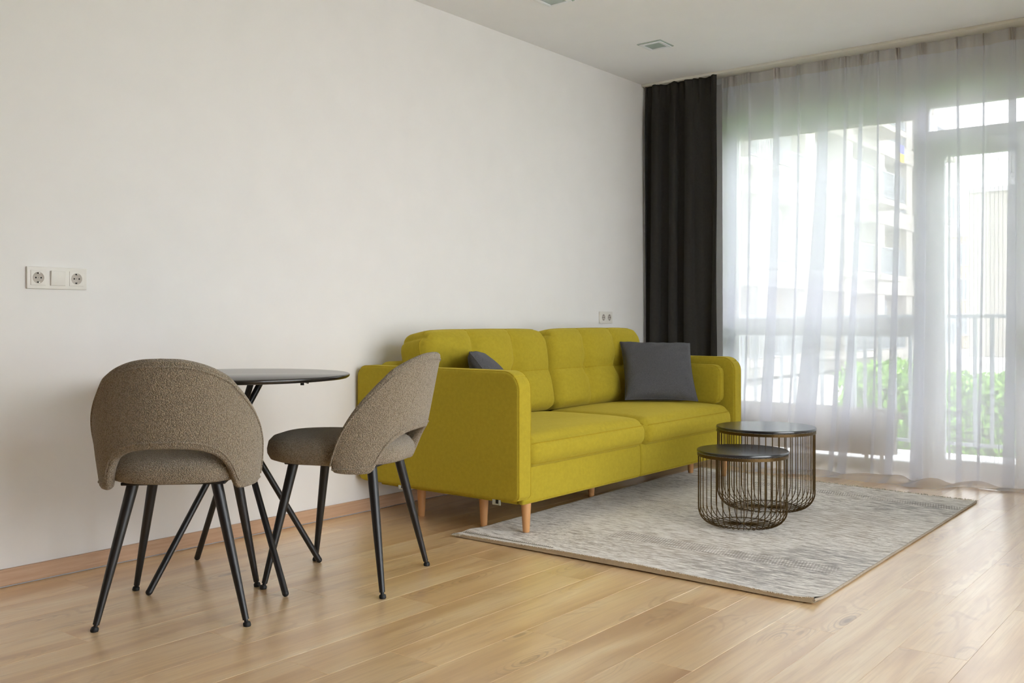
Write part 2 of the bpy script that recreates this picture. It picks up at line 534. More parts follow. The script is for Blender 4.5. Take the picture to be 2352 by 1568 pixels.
def make_rug():
    """Distressed flat-woven rug, streaked along the weft (local Y); coordinates in metres from the rug's near corner."""
    t = NT('distressed_rug')
    tc = t.n('ShaderNodeTexCoord')
    P = tc.outputs['UV']                       # UV holds the rug's own x (length) and y (width) in metres
    def mp(scale, loc=(0, 0, 0)):
        m = t.n('ShaderNodeMapping'); m.inputs['Scale'].default_value = scale; m.inputs['Location'].default_value = loc
        t.l(P, m.inputs['Vector'])
        return m.outputs['Vector']
    streak = t.noise(mp((62.0, 11.0, 1)), 1.0, 5, 0.7, 0.25)
    finest = t.noise(mp((210.0, 40.0, 1)), 1.0, 3, 0.6)
    patch = t.noise(mp((1.6, 1.2, 1), (3.1, 1.7, 0)), 1.0, 3, 0.55, 0.5)
    dark = t.noise(mp((2.2, 1.5, 1), (7.3, 4.1, 0)), 1.0, 2, 0.5, 0.4)
    c = t.ramp(streak, [(0.35, srgb(140, 126, 108)), (0.45, srgb(212, 203, 191)), (0.56, srgb(236, 230, 221))])
    c = t.mix(c, srgb(116, 101, 84), t.math('MULTIPLY', t.ramp(finest, [(0.52, 0.0), (0.64, 1.0)]), t.ramp(patch, [(0.38, 0.15), (0.62, 0.85)])))
    sep = t.n('ShaderNodeSeparateXYZ'); t.l(P, sep.inputs[0])
    x, y = sep.outputs[0], sep.outputs[1]
    def blob(cx, cy_, r):
        d2 = t.math('ADD', t.math('POWER', t.math('ABSOLUTE', t.math('SUBTRACT', x, cx)), 2.0), t.math('POWER', t.math('ABSOLUTE', t.math('SUBTRACT', y, cy_)), 2.0))
        return t.math('POWER', 2.718, t.math('MULTIPLY', d2, -1.0 / (r * r)))
    worn = t.math('ADD', t.math('ADD', blob(0.22, 1.30, 0.28), blob(0.62, 1.45, 0.22)), t.math('MULTIPLY', blob(1.9, 1.45, 0.3), 0.6))
    worn = t.math('ADD', worn, t.math('MULTIPLY', t.ramp(dark, [(0.55, 0.0), (0.7, 1.0)]), 0.4))
    c = t.mix(c, srgb(112, 108, 105), t.math('MULTIPLY', t.ramp(streak, [(0.40, 1.0), (0.64, 0.0)]), t.math('MINIMUM', worn, 0.8)))
    tanm = t.math('ADD', blob(0.35, 0.85, 0.4), t.math('MULTIPLY', blob(1.35, 1.2, 0.35), 0.7))
    c = t.mix(c, srgb(160, 142, 118), t.math('MULTIPLY', t.ramp(streak, [(0.38, 1.0), (0.58, 0.1)]), t.math('MULTIPLY', t.math('MINIMUM', tanm, 1.0), 0.7)))
    def band(lo, hi, coord):
        a = t.math('GREATER_THAN', coord, lo); b = t.math('LESS_THAN', coord, hi)
        return t.math('MULTIPLY', a, b)
    # braided stripe borders: short slanted dashes
    dash = t.math('SINE', t.math('ADD', t.math('MULTIPLY', y, 500.0), t.math('MULTIPLY', x, 120.0)))
    dm = t.ramp(t.math('ADD', t.math('MULTIPLY', dash, 0.5), 0.5), [(0.45, 0.0), (0.65, 1.0)])
    fade = t.ramp(t.noise(mp((3, 3, 1), (1, 5, 0)), 1.0, 2), [(0.35, 0.1), (0.6, 1.0)])
    ribs = t.math('SINE', t.math('MULTIPLY', x, 420.0))
    total = None
    for lo, hi, y0, y1 in ((0.40, 0.52, 0.55, 1.55), (2.03, 2.13, 0.5, 1.62), (0.03, 0.07, 0.0, 0.5), (1.18, 1.24, 0.25, 0.75)):
        b = t.math('MULTIPLY', band(lo, hi, x), band(y0, y1, y))
        total = b if total is None else t.math('MAXIMUM', total, b)
    c = t.mix(c, srgb(122, 110, 98), t.math('MULTIPLY', t.math('MULTIPLY', dm, total), t.math('MULTIPLY', fade, 0.55)))
    # a faded block of ribbed weave
    blk = t.math('MULTIPLY', band(1.05, 1.62, x), band(0.95, 1.5, y))
    rib2 = t.math('SINE', t.math('ADD', t.math('MULTIPLY', x, 160.0), t.math('MULTIPLY', y, 40.0)))
    rm = t.ramp(t.math('ADD', t.math('MULTIPLY', rib2, 0.5), 0.5), [(0.4, 0.0), (0.7, 1.0)])
    c = t.mix(c, srgb(150, 132, 108), t.math('MULTIPLY', t.math('MULTIPLY', rm, blk), t.math('MULTIPLY', fade, 0.5)))
    t.color(c)
    t.set(Roughness=0.97)
    t.b.inputs['Specular IOR Level'].default_value = 0.08
    t.b.inputs['Sheen Weight'].default_value = 0.25
    hgt = t.math('ADD', t.math('MULTIPLY', streak, 0.6), t.math('MULTIPLY', finest, 0.6))
    hgt = t.math('ADD', hgt, t.math('MULTIPLY', t.math('MULTIPLY', dm, total), 0.5))
    t.bump(hgt, 0.7, 0.004)
    return t.m
M['rug'] = make_rug()
M['rug_back'] = fabric('rug_backing', srgb(186, 172, 148), weave=300, vary=0.1)
M['rug_cord'] = fabric('rug_binding_cord', srgb(158, 146, 130), weave=300, vary=0.15)
M['fringe'] = fabric('rug_fringe', srgb(214, 206, 190), weave=600, vary=0.12)
M['fringe_dark'] = fabric('rug_fringe_dark', srgb(120, 112, 98), weave=600, vary=0.2)

# ================================================================ ROOM SHELL
XW, YR, XB, H = 6.33, -4.45, -2.2, 2.65       # window wall, right wall, back wall, ceiling height
def struct(name, vf, mat, label=None, cat=None, smooth=False, parent=None):
    o = mesh_obj(name, vf[0], vf[1], mat, parent, smooth)
    if parent is None:
        tag(o, label, cat, kind='structure')
    return o

struct('wall_left', box(XB, XW + 0.2, 0, 0.2, -0.05, H + 0.1), M['wall'], 'long plain off-white wall behind the sofa and dining table', 'wall')
struct('wall_right', merge(box(XB, SWX0, YR - 0.2, YR, -0.05, H + 0.1), box(SWX1, XW + 0.22, YR - 0.2, YR, -0.05, H + 0.1),
       box(SWX0, SWX1, YR - 0.2, YR, SWZ1, H + 0.1), box(SWX0, SWX1, YR - 0.2, YR, -0.05, SWZ0)), M['wall'], 'off-white side wall opposite the sofa', 'wall')
struct('wall_back', box(XB - 0.2, XB, YR - 0.2, 0.2, -0.05, H + 0.1), M['back_wall'], 'unseen back wall, tinted brown to dim and warm the bounced light', 'wall')
WY0, WY1, WZ = -0.50, -3.95, 2.43
struct('wall_window', merge(box(XW, XW + 0.22, 0, WY0, -0.05, H + 0.1), box(XW, XW + 0.22, WY1, YR, -0.05, H + 0.1), box(XW, XW + 0.22, WY0, WY1, WZ, H + 0.1)),
       M['wall'], 'off-white wall with lintel around the balcony windows', 'wall')
struct('ceiling', box(XB - 0.2, XW + 0.25, YR - 0.2, 0.2, H, H + 0.15), M['ceiling'], 'plain white painted ceiling with square downlights', 'ceiling')

# floor: slab + single laminate planks along X
floor = struct('floor', box(XB - 0.2, XW + 0.2, YR - 0.2, 0.2, -0.14, -0.012), M['floor_joint'], 'pale oak laminate floor laid in long planks', 'floor')
PW, PL = 0.189, 1.21
phases = {0: 3.555, 1: 2.905, 2: 2.35, -1: 2.905, 4: 2.345, 3: 2.90, 5: 1.95, 6: 1.72, 7: 2.36, 8: 2.94, 9: 2.20, 10: 2.66, 11: 1.98, 12: 2.48, 13: 1.75, 14: 2.30, -2: 2.30, -3: 2.7, -4: 1.9, -5: 2.4, -6: 2.9, -7: 2.2, -8: 2.6, -9: 1.9}
plank_cache = {}
def plank_mesh(L, w):
    key = (round(L, 3), round(w, 3))
    if key not in plank_cache:
        g, b = 0.00025, 0.0006
        x0, x1, y0, y1 = g, L - g, g, w - g
        v = [(x0, y0, -0.012), (x1, y0, -0.012), (x1, y1, -0.012), (x0, y1, -0.012),
             (x0, y0, -b), (x1, y0, -b), (x1, y1, -b), (x0, y1, -b),
             (x0 + b, y0 + b, 0), (x1 - b, y0 + b, 0), (x1 - b, y1 - b, 0), (x0 + b, y1 - b, 0)]
        f = [(0, 3, 2, 1), (8, 9, 10, 11)]
        for i in range(4):
            j = (i + 1) % 4
            f += [(i, j, j + 4, i + 4), (i + 4, j + 4, j + 8, i + 8)]
        me = bpy.data.meshes.new('plank')
        me.from_pydata(v, [], f); me.update(); me.materials.append(M['plank'])
        plank_cache[key] = me
    return plank_cache[key]
for r_ in range(-9, 15):
    ya = -2.71 + PW * r_
    yb = min(ya + PW, -0.014)
    if yb - ya < 0.01 or ya < YR + 0.0:
        if yb - ya < 0.01: continue
        ya = max(ya, YR)
        if yb - ya < 0.01: continue
    ph = phases.get(r_, 2.0 + 0.37 * (r_ % 3))
    x = ph - PL * math.ceil((ph - XB) / PL)
    while x < XW:
        a, b = max(x, XB), min(x + PL, XW + 0.03)
        if b - a > 0.02:
            inst('plank', plank_mesh(b - a, yb - ya), floor, (a, ya, 0))
        x += PL

bb = struct('baseboard_left', merge(bevel_box(XB, 6.30, -0.014, 0.0, 0.003, 0.063, 0.003)), M['baseboard'], 'narrow oak-coloured skirting along the long wall', 'baseboard')
struct('baseboard_window', bevel_box(XW - 0.012, XW, -0.02, WY0, 0.003, 0.063, 0.003), M['baseboard'], 'short oak-coloured skirting behind the dark curtain', 'baseboard')

# ================================================================ WINDOWS AND BALCONY DOOR
FX0, FX1 = 6.36, 6.43
def frame_rect(y0, y1, z0, z1, w, x0=FX0, x1=FX1):
    """Four bevelled bars around an opening (outer size given)."""
    a, b = max(y0, y1), min(y0, y1)
    return merge(bevel_box(x0, x1, a - w, a, z0, z1), bevel_box(x0, x1, b, b + w, z0, z1),
                 bevel_box(x0, x1, b + w, a - w, z0, z0 + w), bevel_box(x0, x1, b + w, a - w, z1 - w, z1))
def bar(name, parent, *b):
    o = mesh_obj(name, *bevel_box(*b), M['white_frame'], parent)
    return o
def pane(parent, y0, y1, z0, z1, x=6.40):
    return mesh_obj('pane', *box(x - 0.004, x + 0.004, y0, y1, z0, z1), M['glass'], parent, False)

def fixed_window(name, y0, y1, label):
    w = empty(name, (0, 0, 0)); tag(w, label, 'window', kind='structure')
    mesh_obj('outer_frame', *merge(bevel_box(FX0, FX1, y0, y0 - 0.062, 0, 2.43), bevel_box(FX0, FX1, y1 + 0.026, y1, 0, 2.43),
                                   bevel_box(FX0, FX1, y0 - 0.062, y1 + 0.026, 0, 0.052), bevel_box(FX0, FX1, y0 - 0.062, y1 + 0.026, 2.345, 2.43)), M['white_frame'], w)
    bar('transom', w, FX0 - 0.004, FX1, y0 - 0.062, y1 + 0.026, 0.852, 0.972)
    pane(w, y0 - 0.06, y1 + 0.024, 0.05, 0.855)
    pane(w, y0 - 0.06, y1 + 0.024, 0.97, 2.35)
    sh = mesh_obj('shutter_box', *bevel_box(6.44, 6.56, y0 - 0.05, y1 + 0.02, 2.285, 2.425), M['shutter_grey'], w)
    mesh_obj('shutter_slat', *bevel_box(6.45, 6.465, y0 - 0.055, y1 + 0.022, 2.243, 2.285, 0.003), M['shutter_beige'], w)
    mesh_obj('sill', *bevel_box(6.43, 6.60, y0, y1, -0.02, 0.02, 0.004), M['white_frame'], w)
    return w
fixed_window('window_1', -0.50, -1.80, 'tall white-framed fixed window behind the radiator and sheer curtain')
fixed_window('window_2', -2.46, -3.95, 'tall white-framed fixed window on the far side of the balcony door')
w3 = empty('fill_window'); tag(w3, 'wide white-framed window added in the side wall as fill light', 'window', kind='structure')  # unseen window, put in to even out the light on the long wall
wy = YR - 0.10
mesh_obj('outer_frame', *merge(bevel_box(SWX0, SWX0 + 0.06, wy, wy + 0.07, SWZ0, SWZ1), bevel_box(SWX1 - 0.06, SWX1, wy, wy + 0.07, SWZ0, SWZ1),
                               bevel_box(SWX0 + 0.06, SWX1 - 0.06, wy, wy + 0.07, SWZ0, SWZ0 + 0.06), bevel_box(SWX0 + 0.06, SWX1 - 0.06, wy, wy + 0.07, SWZ1 - 0.06, SWZ1)), M['white_frame'], w3)
for k in (1, 2):
    xm = SWX0 + (SWX1 - SWX0) * k / 3
    mesh_obj('mullion', *bevel_box(xm - 0.04, xm + 0.04, wy, wy + 0.07, SWZ0 + 0.06, SWZ1 - 0.06), M['white_frame'], w3)
for k in range(3):
    xa, xb = SWX0 + (SWX1 - SWX0) * k / 3, SWX0 + (SWX1 - SWX0) * (k + 1) / 3
    mesh_obj('pane', *box(xa + 0.03, xb - 0.03, wy + 0.03, wy + 0.038, SWZ0 + 0.05, SWZ1 - 0.05), M['glass'], w3, False)
d = empty('door_1'); tag(d, 'white-framed glazed balcony door with a transom light above', 'door', kind='structure')
mesh_obj('door_frame', *merge(bevel_box(FX0, FX1, -1.80, -1.862, 0, 2.43), bevel_box(FX0, FX1, -2.42, -2.46, 0, 2.43),
                              bevel_box(FX0, FX1, -1.862, -2.42, 2.291, 2.43), bevel_box(FX0, FX1, -1.862, -2.42, 2.07, 2.142), bevel_box(FX0, FX1, -1.862, -2.42, 0, 0.02)), M['white_frame'], d)
leaf = mesh_obj('door_leaf', *merge(bevel_box(6.345, 6.41, -1.862, -1.957, 0.02, 2.07, 0.006), bevel_box(6.345, 6.41, -2.36, -2.425, 0.02, 2.07, 0.006),
                                    bevel_box(6.345, 6.41, -1.957, -2.36, 0.02, 0.092, 0.006), bevel_box(6.345, 6.41, -1.957, -2.36, 1.976, 2.07, 0.006)), M['white_frame'], d)
hd = mesh_obj('handle', *merge(bevel_box(6.333, 6.346, -1.895, -1.925, 1.00, 1.13, 0.005), tube([(6.34, -1.91, 1.03), (6.30, -1.91, 1.03), (6.296, -1.91, 1.06), (6.296, -1.91, 1.155)], 0.010, 10)), M['white_frame'], leaf)
mesh_obj('pane', *box(6.374, 6.382, -1.955, -2.362, 0.09, 1.978), M['glass'], leaf, False)
pane(d, -1.86, -2.422, 2.14, 2.293)
mesh_obj('threshold', *bevel_box(6.33, 6.60, -1.80, -2.46, -0.03, 0.012, 0.004), M['white_frame'], d)

# pleated insect screen on the door opening
scr = empty('insect_screen', (6.46, 0, 0)); tag(scr, 'pleated insect screen of fine vertical threads outside the balcony door', 'screen')
mesh_obj('screen_frame', *merge(box(-0.008, 0.008, -1.955, -1.965, 0.02, 2.0), box(-0.008, 0.008, -2.410, -2.420, 0.02, 2.0), box(-0.008, 0.008, -1.965, -2.410, 1.985, 2.0), box(-0.008, 0.008, -1.965, -2.410, 0.02, 0.03)), M['screen_thread'], scr, False)
th_me = None
for k in range(18):
    y = -1.985 - 0.0235 * k
    if th_me is None:
        th = mesh_obj('thread', *box(-0.0008, 0.0008, -0.0008, 0.0008, 0.03, 1.985), M['screen_thread'], scr, False, (0, y, 0)); th_me = th
    else:
        inst('thread', th_me, scr, (0, y, 0))

# ================================================================ RADIATOR (floor-standing, behind the sheer)
ra = empty('radiator', (6.20, -1.13, 0)); tag(ra, 'low white panel radiator standing on feet below the window', 'radiator')
RY0, RY1 = 0.53, -0.575                       # local ends along Y
rp = RBox((0.018, RY0 - RY1, 0.285), 0.006, 3, (1, 40, 6))
mesh_obj('front_panel', *move(rp.mesh(), (-0.05, (RY0 + RY1) / 2, 0.253)), M['radiator'], ra)
mesh_obj('rear_panel', *move(rp.mesh(), (0.05, (RY0 + RY1) / 2, 0.253)), M['radiator'], ra)
for y in (RY0 - 0.004, RY1 + 0.004):
    mesh_obj('side_panel', *bevel_box(-0.058, 0.058, y - 0.004, y + 0.004, 0.115, 0.395, 0.003), M['radiator'], ra)
gr = mesh_obj('top_grille', *merge(box(-0.058, -0.05, RY1, RY0, 0.391, 0.399), box(0.05, 0.058, RY1, RY0, 0.391, 0.399)), M['radiator'], ra, False)
sl = None
n_sl = 70
for k in range(n_sl):
    y = RY1 + 0.012 + (RY0 - RY1 - 0.024) * k / (n_sl - 1)
    if sl is None: sl = mesh_obj('grille_slat', *box(-0.05, 0.05, -0.003, 0.003, 0.391, 0.399), M['radiator'], gr, False, (0, y, 0))
    else: inst('grille_slat', sl, gr, (0, y, 0))
vv = mesh_obj('valve', *xform(lathe([(0.009, -0.012), (0.012, 0.0), (0.012, 0.012), (0.019, 0.014), (0.020, 0.03), (0.018, 0.055), (0.012, 0.062), (0.004, 0.064)], 20), Matrix.Translation((-0.01, RY1 - 0.002, 0.36)) @ Matrix.Rotation(R(90), 4, 'X')), M['white_plastic'], ra)
for y, rx in ((-0.50, -0.015), (-0.545, -0.015)):
    pp = mesh_obj('pipe', *merge(lathe([(0.008, 0.0), (0.008, 0.06)], 14, (rx, y)), lathe([(0.013, 0.055), (0.014, 0.062), (0.014, 0.078), (0.011, 0.082), (0.011, 0.115)], 14, (rx, y))), M['radiator'], ra)
    mesh_obj('floor_rosette', *lathe([(0.024, 0.0), (0.024, 0.004), (0.017, 0.009), (0.009, 0.011)], 20, (rx, y)), M['white_plastic'], pp)
for y in (-0.40, 0.40):
    ft = mesh_obj('foot', *merge(box(-0.012, 0.012, y - 0.009, y + 0.009, 0.006, 0.125), box(-0.045, 0.045, y - 0.014, y + 0.014, 0.105, 0.118)), M['radiator'], ra, False)
    scal = []
    for k in range(36):
        a = 2 * PI * k / 36
        q = 0.040 + 0.005 * math.cos(9 * a)
        scal.append((q * math.cos(a), q * math.sin(a)))
    n = len(scal)
    V = [(a, b + y, 0) for a, b in scal] + [(a * 0.92, b * 0.92 + y, 0.010) for a, b in scal]
    mesh_obj('foot_plate', V, [tuple((i, (i + 1) % n, n + (i + 1) % n, n + i)) for i in range(n)] + [tuple(range(n, 2 * n)), tuple(reversed(range(n)))], M['radiator'], ft)

# ================================================================ CURTAINS
rail = mesh_obj('curtain_rail', *merge(bevel_box(5.985, 6.125, -0.004, YR + 0.02, 2.632, 2.65, 0.003)), M['rail_white'])
tag(rail, 'white flat double curtain track fixed along the ceiling', 'curtain rail')

def curtain_sheet(path_fn, ns, nz, zs):
    V = []
    for i in range(ns):
        for j in range(nz):
            V.append(path_fn(i / (ns - 1), zs[j]))
    return V, grid_faces(ns, nz)

# dark drape
nA, nB = vnoise(3), vnoise(5)
def drape(s, z):
    t = (2.632 - z) / 2.62                    # 0 at the top
    y0 = -0.018 - 0.568 * s
    ph = 2 * PI * (4.0 * s + 0.35 * nA(s * 6) + 0.12 * nB(s * 3 + t * 2.5))
    head = math.exp(-((z - 2.632) / 0.16) ** 2)
    pinch = math.exp(-((z - 2.56) / 0.10) ** 2)
    amp = 0.030 * (1 - 0.55 * pinch) * (0.75 + 0.4 * t)
    x = 6.012 + amp * math.sin(ph) + 0.010 * math.sin(2 * ph + 4 * t) * (1 - head) + head * 0.012 * math.sin(2 * PI * 11 * s)
    y = y0 + 0.016 * math.sin(2 * ph + 0.6) * (1 - 0.5 * pinch) + 0.008 * nB(s * 5 + t * 3) - 0.006 * t
    return (x, min(y, -0.012), z)
zs = [2.634, 2.62, 2.60, 2.58, 2.55, 2.52, 2.48, 2.43, 2.37, 2.30, 2.2] + [2.2 - 2.185 * k / 30 for k in range(1, 31)]
vf = curtain_sheet(drape, 260, len(zs), zs)
dc = mesh_obj('drape', *vf, M['curtain'])
sm = dc.modifiers.new('thickness', 'SOLIDIFY'); sm.thickness = 0.0025
tag(dc, 'charcoal grey floor-length drape gathered in the corner beside the sheer', 'curtain')

# sheer: one wide voile, mostly a single gently waving layer with a dozen folds where it doubles back on itself
nC, nD, nE, nF = vnoise(11), vnoise(13), vnoise(17), vnoise(19)
SY0, SY1 = -0.582, -3.93
# folds as (y at the top, y at the bottom, width at the top, width at the bottom)
FOLDS = [(-0.655, -0.660, 0.075, 0.100), (-0.790, -0.800, 0.012, 0.015), (-0.985, -0.985, 0.045, 0.100), (-1.130, -1.150, 0.014, 0.020),
         (-1.300, -1.235, 0.070, 0.165), (-1.440, -1.420, 0.018, 0.030), (-1.535, -1.475, 0.025, 0.055), (-1.640, -1.655, 0.012, 0.016),
         (-1.760, -1.745, 0.030, 0.050), (-1.900, -1.910, 0.055, 0.085), (-2.100, -2.140, 0.016, 0.035), (-2.240, -2.235, 0.010, 0.020), (-2.395, -2.395, 0.045, 0.070),
         (-2.62, -2.60, 0.03, 0.06), (-2.85, -2.90, 0.02, 0.05), (-3.05, -3.05, 0.06, 0.10), (-3.30, -3.26, 0.02, 0.04), (-3.52, -3.55, 0.05, 0.08), (-3.75, -3.74, 0.03, 0.05)]
def fold_rows():
    """Stations along the cloth: (kind, fold index, fraction); three passes over each fold, single layer between."""
    st = []
    for k in range(len(FOLDS) + 1):
        for i in range(14): st.append(('flat', k, i / 14.0))
        if k < len(FOLDS):
            for leg in range(3):
                for i in range(6): st.append(('fold', k, leg + i / 6.0))
    st.append(('flat', len(FOLDS), 1.0))
    return st
STN = fold_rows()
NS = len(STN)
DROP = 2.628
def sheer_row(w):
    """One horizontal row of the cloth, w = distance down from the track."""
    t = min(w / DROP, 1.0)
    tt = t ** 1.25
    ys, xs = [], []
    for kind, k, f in STN:
        def edge(i, side):
            if i < 0: return SY0
            if i >= len(FOLDS): return SY1
            F0 = FOLDS[i]
            c, wd = F0[0] + (F0[1] - F0[0]) * tt, F0[2] + (F0[3] - F0[2]) * tt
            return c + side * wd / 2
        if kind == 'flat':
            a, b = edge(k - 1, -1), edge(k, -1)       # runs on to the far edge of the next fold
            b = edge(k, -1) if k < len(FOLDS) else SY1
            ys.append(a + (b - a) * f); xs.append(0.0)
        else:
            near, far = edge(k, 1), edge(k, -1)
            # far -> near -> far again; the last pass ends at the far edge where the next flat starts
            p = f / 3.0
            if p < 0.5: yy = far + (near - far) * (p * 2)
            else: yy = near + (far - near) * (p * 2 - 1)
            ys.append(yy); xs.append(-0.011 * math.sin(p * PI) - 0.004)
    # soften the turns
    for _ in range(2):
        ys = [ys[0]] + [(ys[i - 1] + 2 * ys[i] + ys[i + 1]) / 4 for i in range(1, NS - 1)] + [ys[-1]]
        xs = [xs[0]] + [(xs[i - 1] + 2 * xs[i] + xs[i + 1]) / 4 for i in range(1, NS - 1)] + [xs[-1]]
    out = []
    for i in range(NS):
        y, x = ys[i], xs[i]
        L = SY0 - y
        wave = 0.016 * math.sin(2 * PI * L / 0.23 + 1.5 * nC(L / 0.4) + 0.8 * t) * (0.55 + 0.45 * t)
        head = math.exp(-(w / 0.12) ** 2) * 0.007 * math.sin(2 * PI * i / 5.5)
        X = 6.094 + x + wave + head + 0.004 * nE(L / 0.07 + t * 2)
        push = 0.10 + 0.13 * math.exp(-((L - 0.55) / 0.75) ** 2) + 0.03 * nE(L / 0.35)
        X -= push * t ** 2.2 * min(1.0, max(0.0, L) / 0.3)
        z = DROP - w
        if w > DROP - 0.05:
            q = w - (DROP - 0.05)                     # cloth turning onto the floor
            run = max(0.0, q - 0.05)
            ripple = abs(math.sin(L * 9.5 + 9 * run + 2 * nC(L / 0.2)))
            z = max(0.05 - q, 0.0) + 0.004 + 0.042 * ripple * min(1, run / 0.05) * max(0.0, 1 - run / 0.30)
            X -= run * (0.65 + 0.5 * nC(L / 0.24 + 3))
            y += 0.05 * nD(L / 0.18 + 5) * min(1, run / 0.08)
        out.append((X, y, max(z, 0.004)))
    return out
ws = [0.0, 0.02, 0.04, 0.06, 0.08, 0.10, 0.13, 0.17, 0.22, 0.28, 0.36] + [0.36 + 2.22 * k / 26 for k in range(1, 27)] + [2.60, 2.62, 2.64, 2.66, 2.68, 2.70, 2.72, 2.745, 2.77, 2.80, 2.83, 2.86, 2.89]
ROWS = [sheer_row(w) for w in ws]
so = mesh_obj('sheer_curtain', [ROWS[j][i] for i in range(NS) for j in range(len(ws))], grid_faces(NS, len(ws)), M['sheer'])
tag(so, 'translucent white voile curtain pooling on the floor in front of the windows', 'curtain')
tw = [0.002, 0.025, 0.05, 0.072]
TROWS = [sheer_row(w) for w in tw]
mesh_obj('header_tape', [(TROWS[j][i][0] - 0.007, TROWS[j][i][1], TROWS[j][i][2]) for i in range(NS) for j in range(4)], grid_faces(NS, 4), M['sheer_tape'], so)

# ================================================================ SOFA
SX0, SX1 = 3.24, 5.43
sofa = empty('sofa', ((SX0 + SX1) / 2, -0.53, 0)); tag(sofa, 'mustard yellow two-seat felt sofa with buttoned back cushions and beech legs', 'sofa')
SO = np.array([(SX0 + SX1) / 2, -0.53, 0.0])
def spart(name, vf, mat=None, parent=None, smooth=True):
    return mesh_obj(name, [tuple(np.array(v) - SO) for v in vf[0]], vf[1], mat or M['sofa'], parent or sofa, smooth)
def sseam(vf, parent):
    """Stitched seam as a sub-part: world points, parented to a part whose origin sits at the sofa's origin."""
    return mesh_obj('seam', [tuple(np.array(v) - SO) for v in vf[0]], vf[1], M['sofa_seam'], parent, True)

AT, A_Z0, A_Z1, A_Y0, A_Y1 = 0.092, 0.172, 0.735, -0.02, -1.035
def arm(x0, x1, outer):
    cx, cy_, cz = (x0 + x1) / 2, (A_Y0 + A_Y1) / 2, (A_Z0 + A_Z1) / 2
    # a slab with the front-top and the other three corners rounded in the side view, soft edges all round
    hy, hz = (A_Y0 - A_Y1) / 2, (A_Z1 - A_Z0) / 2
    rc = {(-1, 1): 0.085, (1, 1): 0.06, (-1, -1): 0.03, (1, -1): 0.05}
    def fn(p, q, nrm):
        x, y, z = p
        sy, sz = (1 if y > 0 else -1), (1 if z > 0 else -1)
        r = rc[(sy, sz)]
        # squeeze square silhouette corners to a radius
        ay, az = hy - abs(y), hz - abs(z)
        if ay < r and az < r:
            vy, vz = r - ay, r - az
            l = math.hypot(vy, vz)
            m = max(vy, vz)
            if l > 1e-9:
                k = m / l
                y = sy * (hy - r + vy * k); z = sz * (hz - r + vz * k)
        puff = 0.006 * (1 - (y / hy) ** 2) * (1 - (z / hz) ** 2)
        x += puff * (1 if q[0] > 0 else -1)
        return (x + cx, y + cy_, z + cz)
    rb = RBox((x1 - x0, A_Y0 - A_Y1, A_Z1 - A_Z0), 0.013, 3, (4, 60, 40), fn)
    o = spart('arm', rb.mesh())
    for sx in (-1, 1):
        ring = []
        e = 0.985
        def q_at(b, c): return (sx * 0.91, b, c)
        N = 60
        for k in range(N): ring.append((-1 + 2 * k / N, 1))
        for k in range(N): ring.append((1, 1 - 2 * k / N))
        for k in range(N): ring.append((1 - 2 * k / N, -1))
        for k in range(N): ring.append((-1, -1 + 2 * k / N))
        pts = [rb.point(q_at(b, c)) for b, c in ring]
        sseam(tube(pts, 0.0026, 5, closed=True), o)
    return o
arm(SX0, SX0 + AT, -1)
arm(SX1 - AT, SX1, 1)
IX0, IX1 = SX0 + AT + 0.004, SX1 - AT - 0.004
MX = (IX0 + IX1) / 2

# seat base with the front panel in two pieces
spart('seat_base', bevel_box(IX0, IX1, -0.06, -0.955, 0.155, 0.30, 0.012, 3))
for a, b in ((IX0, MX - 0.0015), (MX + 0.0015, IX1)):
    def fnp(p, q, nrm, a=a, b=b):
        return (p[0] + (a + b) / 2, p[1] - 0.968 - 0.004 * (1 - q[2] ** 2) * (q[1] < 0), p[2] + 0.226)
    rb = RBox((b - a, 0.03, 0.172), 0.012, 3, (20, 2, 8), fnp)
    o = spart('front_panel', rb.mesh())
    sseam(tube([rb.point((k / 20 * 1.96 - 0.98, -1, -0.86)) for k in range(21)], 0.0016, 5), o)

# seat cushions
def seat_cushion(x0, x1, seed):
    nz = vnoise(seed)
    cx, cy_, cz = (x0 + x1) / 2, (-1.022 - 0.34) / 2, 0.375
    hx = (x1 - x0) / 2
    def fn(p, q, nrm):
        x, y, z = p
        u, v = q[0], q[1]                     # v=-1 front
        crown = (1 - abs(u) ** 3.2) * (1 - abs(v) ** 3.0)
        if q[2] > 0.0:
            z += 0.024 * crown * q[2]
            # shallow creases fanning in from the side
            z -= 0.0035 * crown * max(0, nz(u * 3 + v * 9)) * (1 - 0.6 * abs(u))
            z -= 0.010 * max(0.0, -v) ** 6    # front edge rolls off
        if v < -0.9:
            y -= 0.018 * (1 - q[2] ** 2) * (1 - u ** 8)
            y += 0.0012 * nz(u * 26) * (q[2] > 0)
        if abs(u) > 0.9:
            x += 0.002 * (1 if u > 0 else -1) * (1 - q[2] ** 2)
        return (x + cx, y + cy_, z + cz)
    rb = RBox((x1 - x0 - 0.004, 1.022 - 0.34, 0.150), 0.055, 5, (46, 30, 4), fn)
    o = spart('seat_cushion', rb.mesh())
    def ring(c):
        pts = []
        N = 40
        for k in range(N): pts.append((-1 + 2 * k / N, -1))
        for k in range(N): pts.append((1, -1 + 2 * k / N))
        return [rb.point((b[0], b[1], c)) for b in pts]
    # boxing seam along the front and the end
    def front(c, frac=1.0): return [rb.point((-0.965 + 1.93 * k / 60, -1, c)) for k in range(61)]
    sseam(tube(front(0.70), 0.0028, 5), o)
    sseam(tube(front(-0.80), 0.0018, 5), o)
    for sx in (-1, 1):
        sseam(tube([rb.point((sx, -0.93 + 1.9 * k / 30, 0.70)) for k in range(31)], 0.0020, 5), o)
    return o
seat_cushion(IX0, MX, 31)
seat_cushion(MX, IX1, 33)

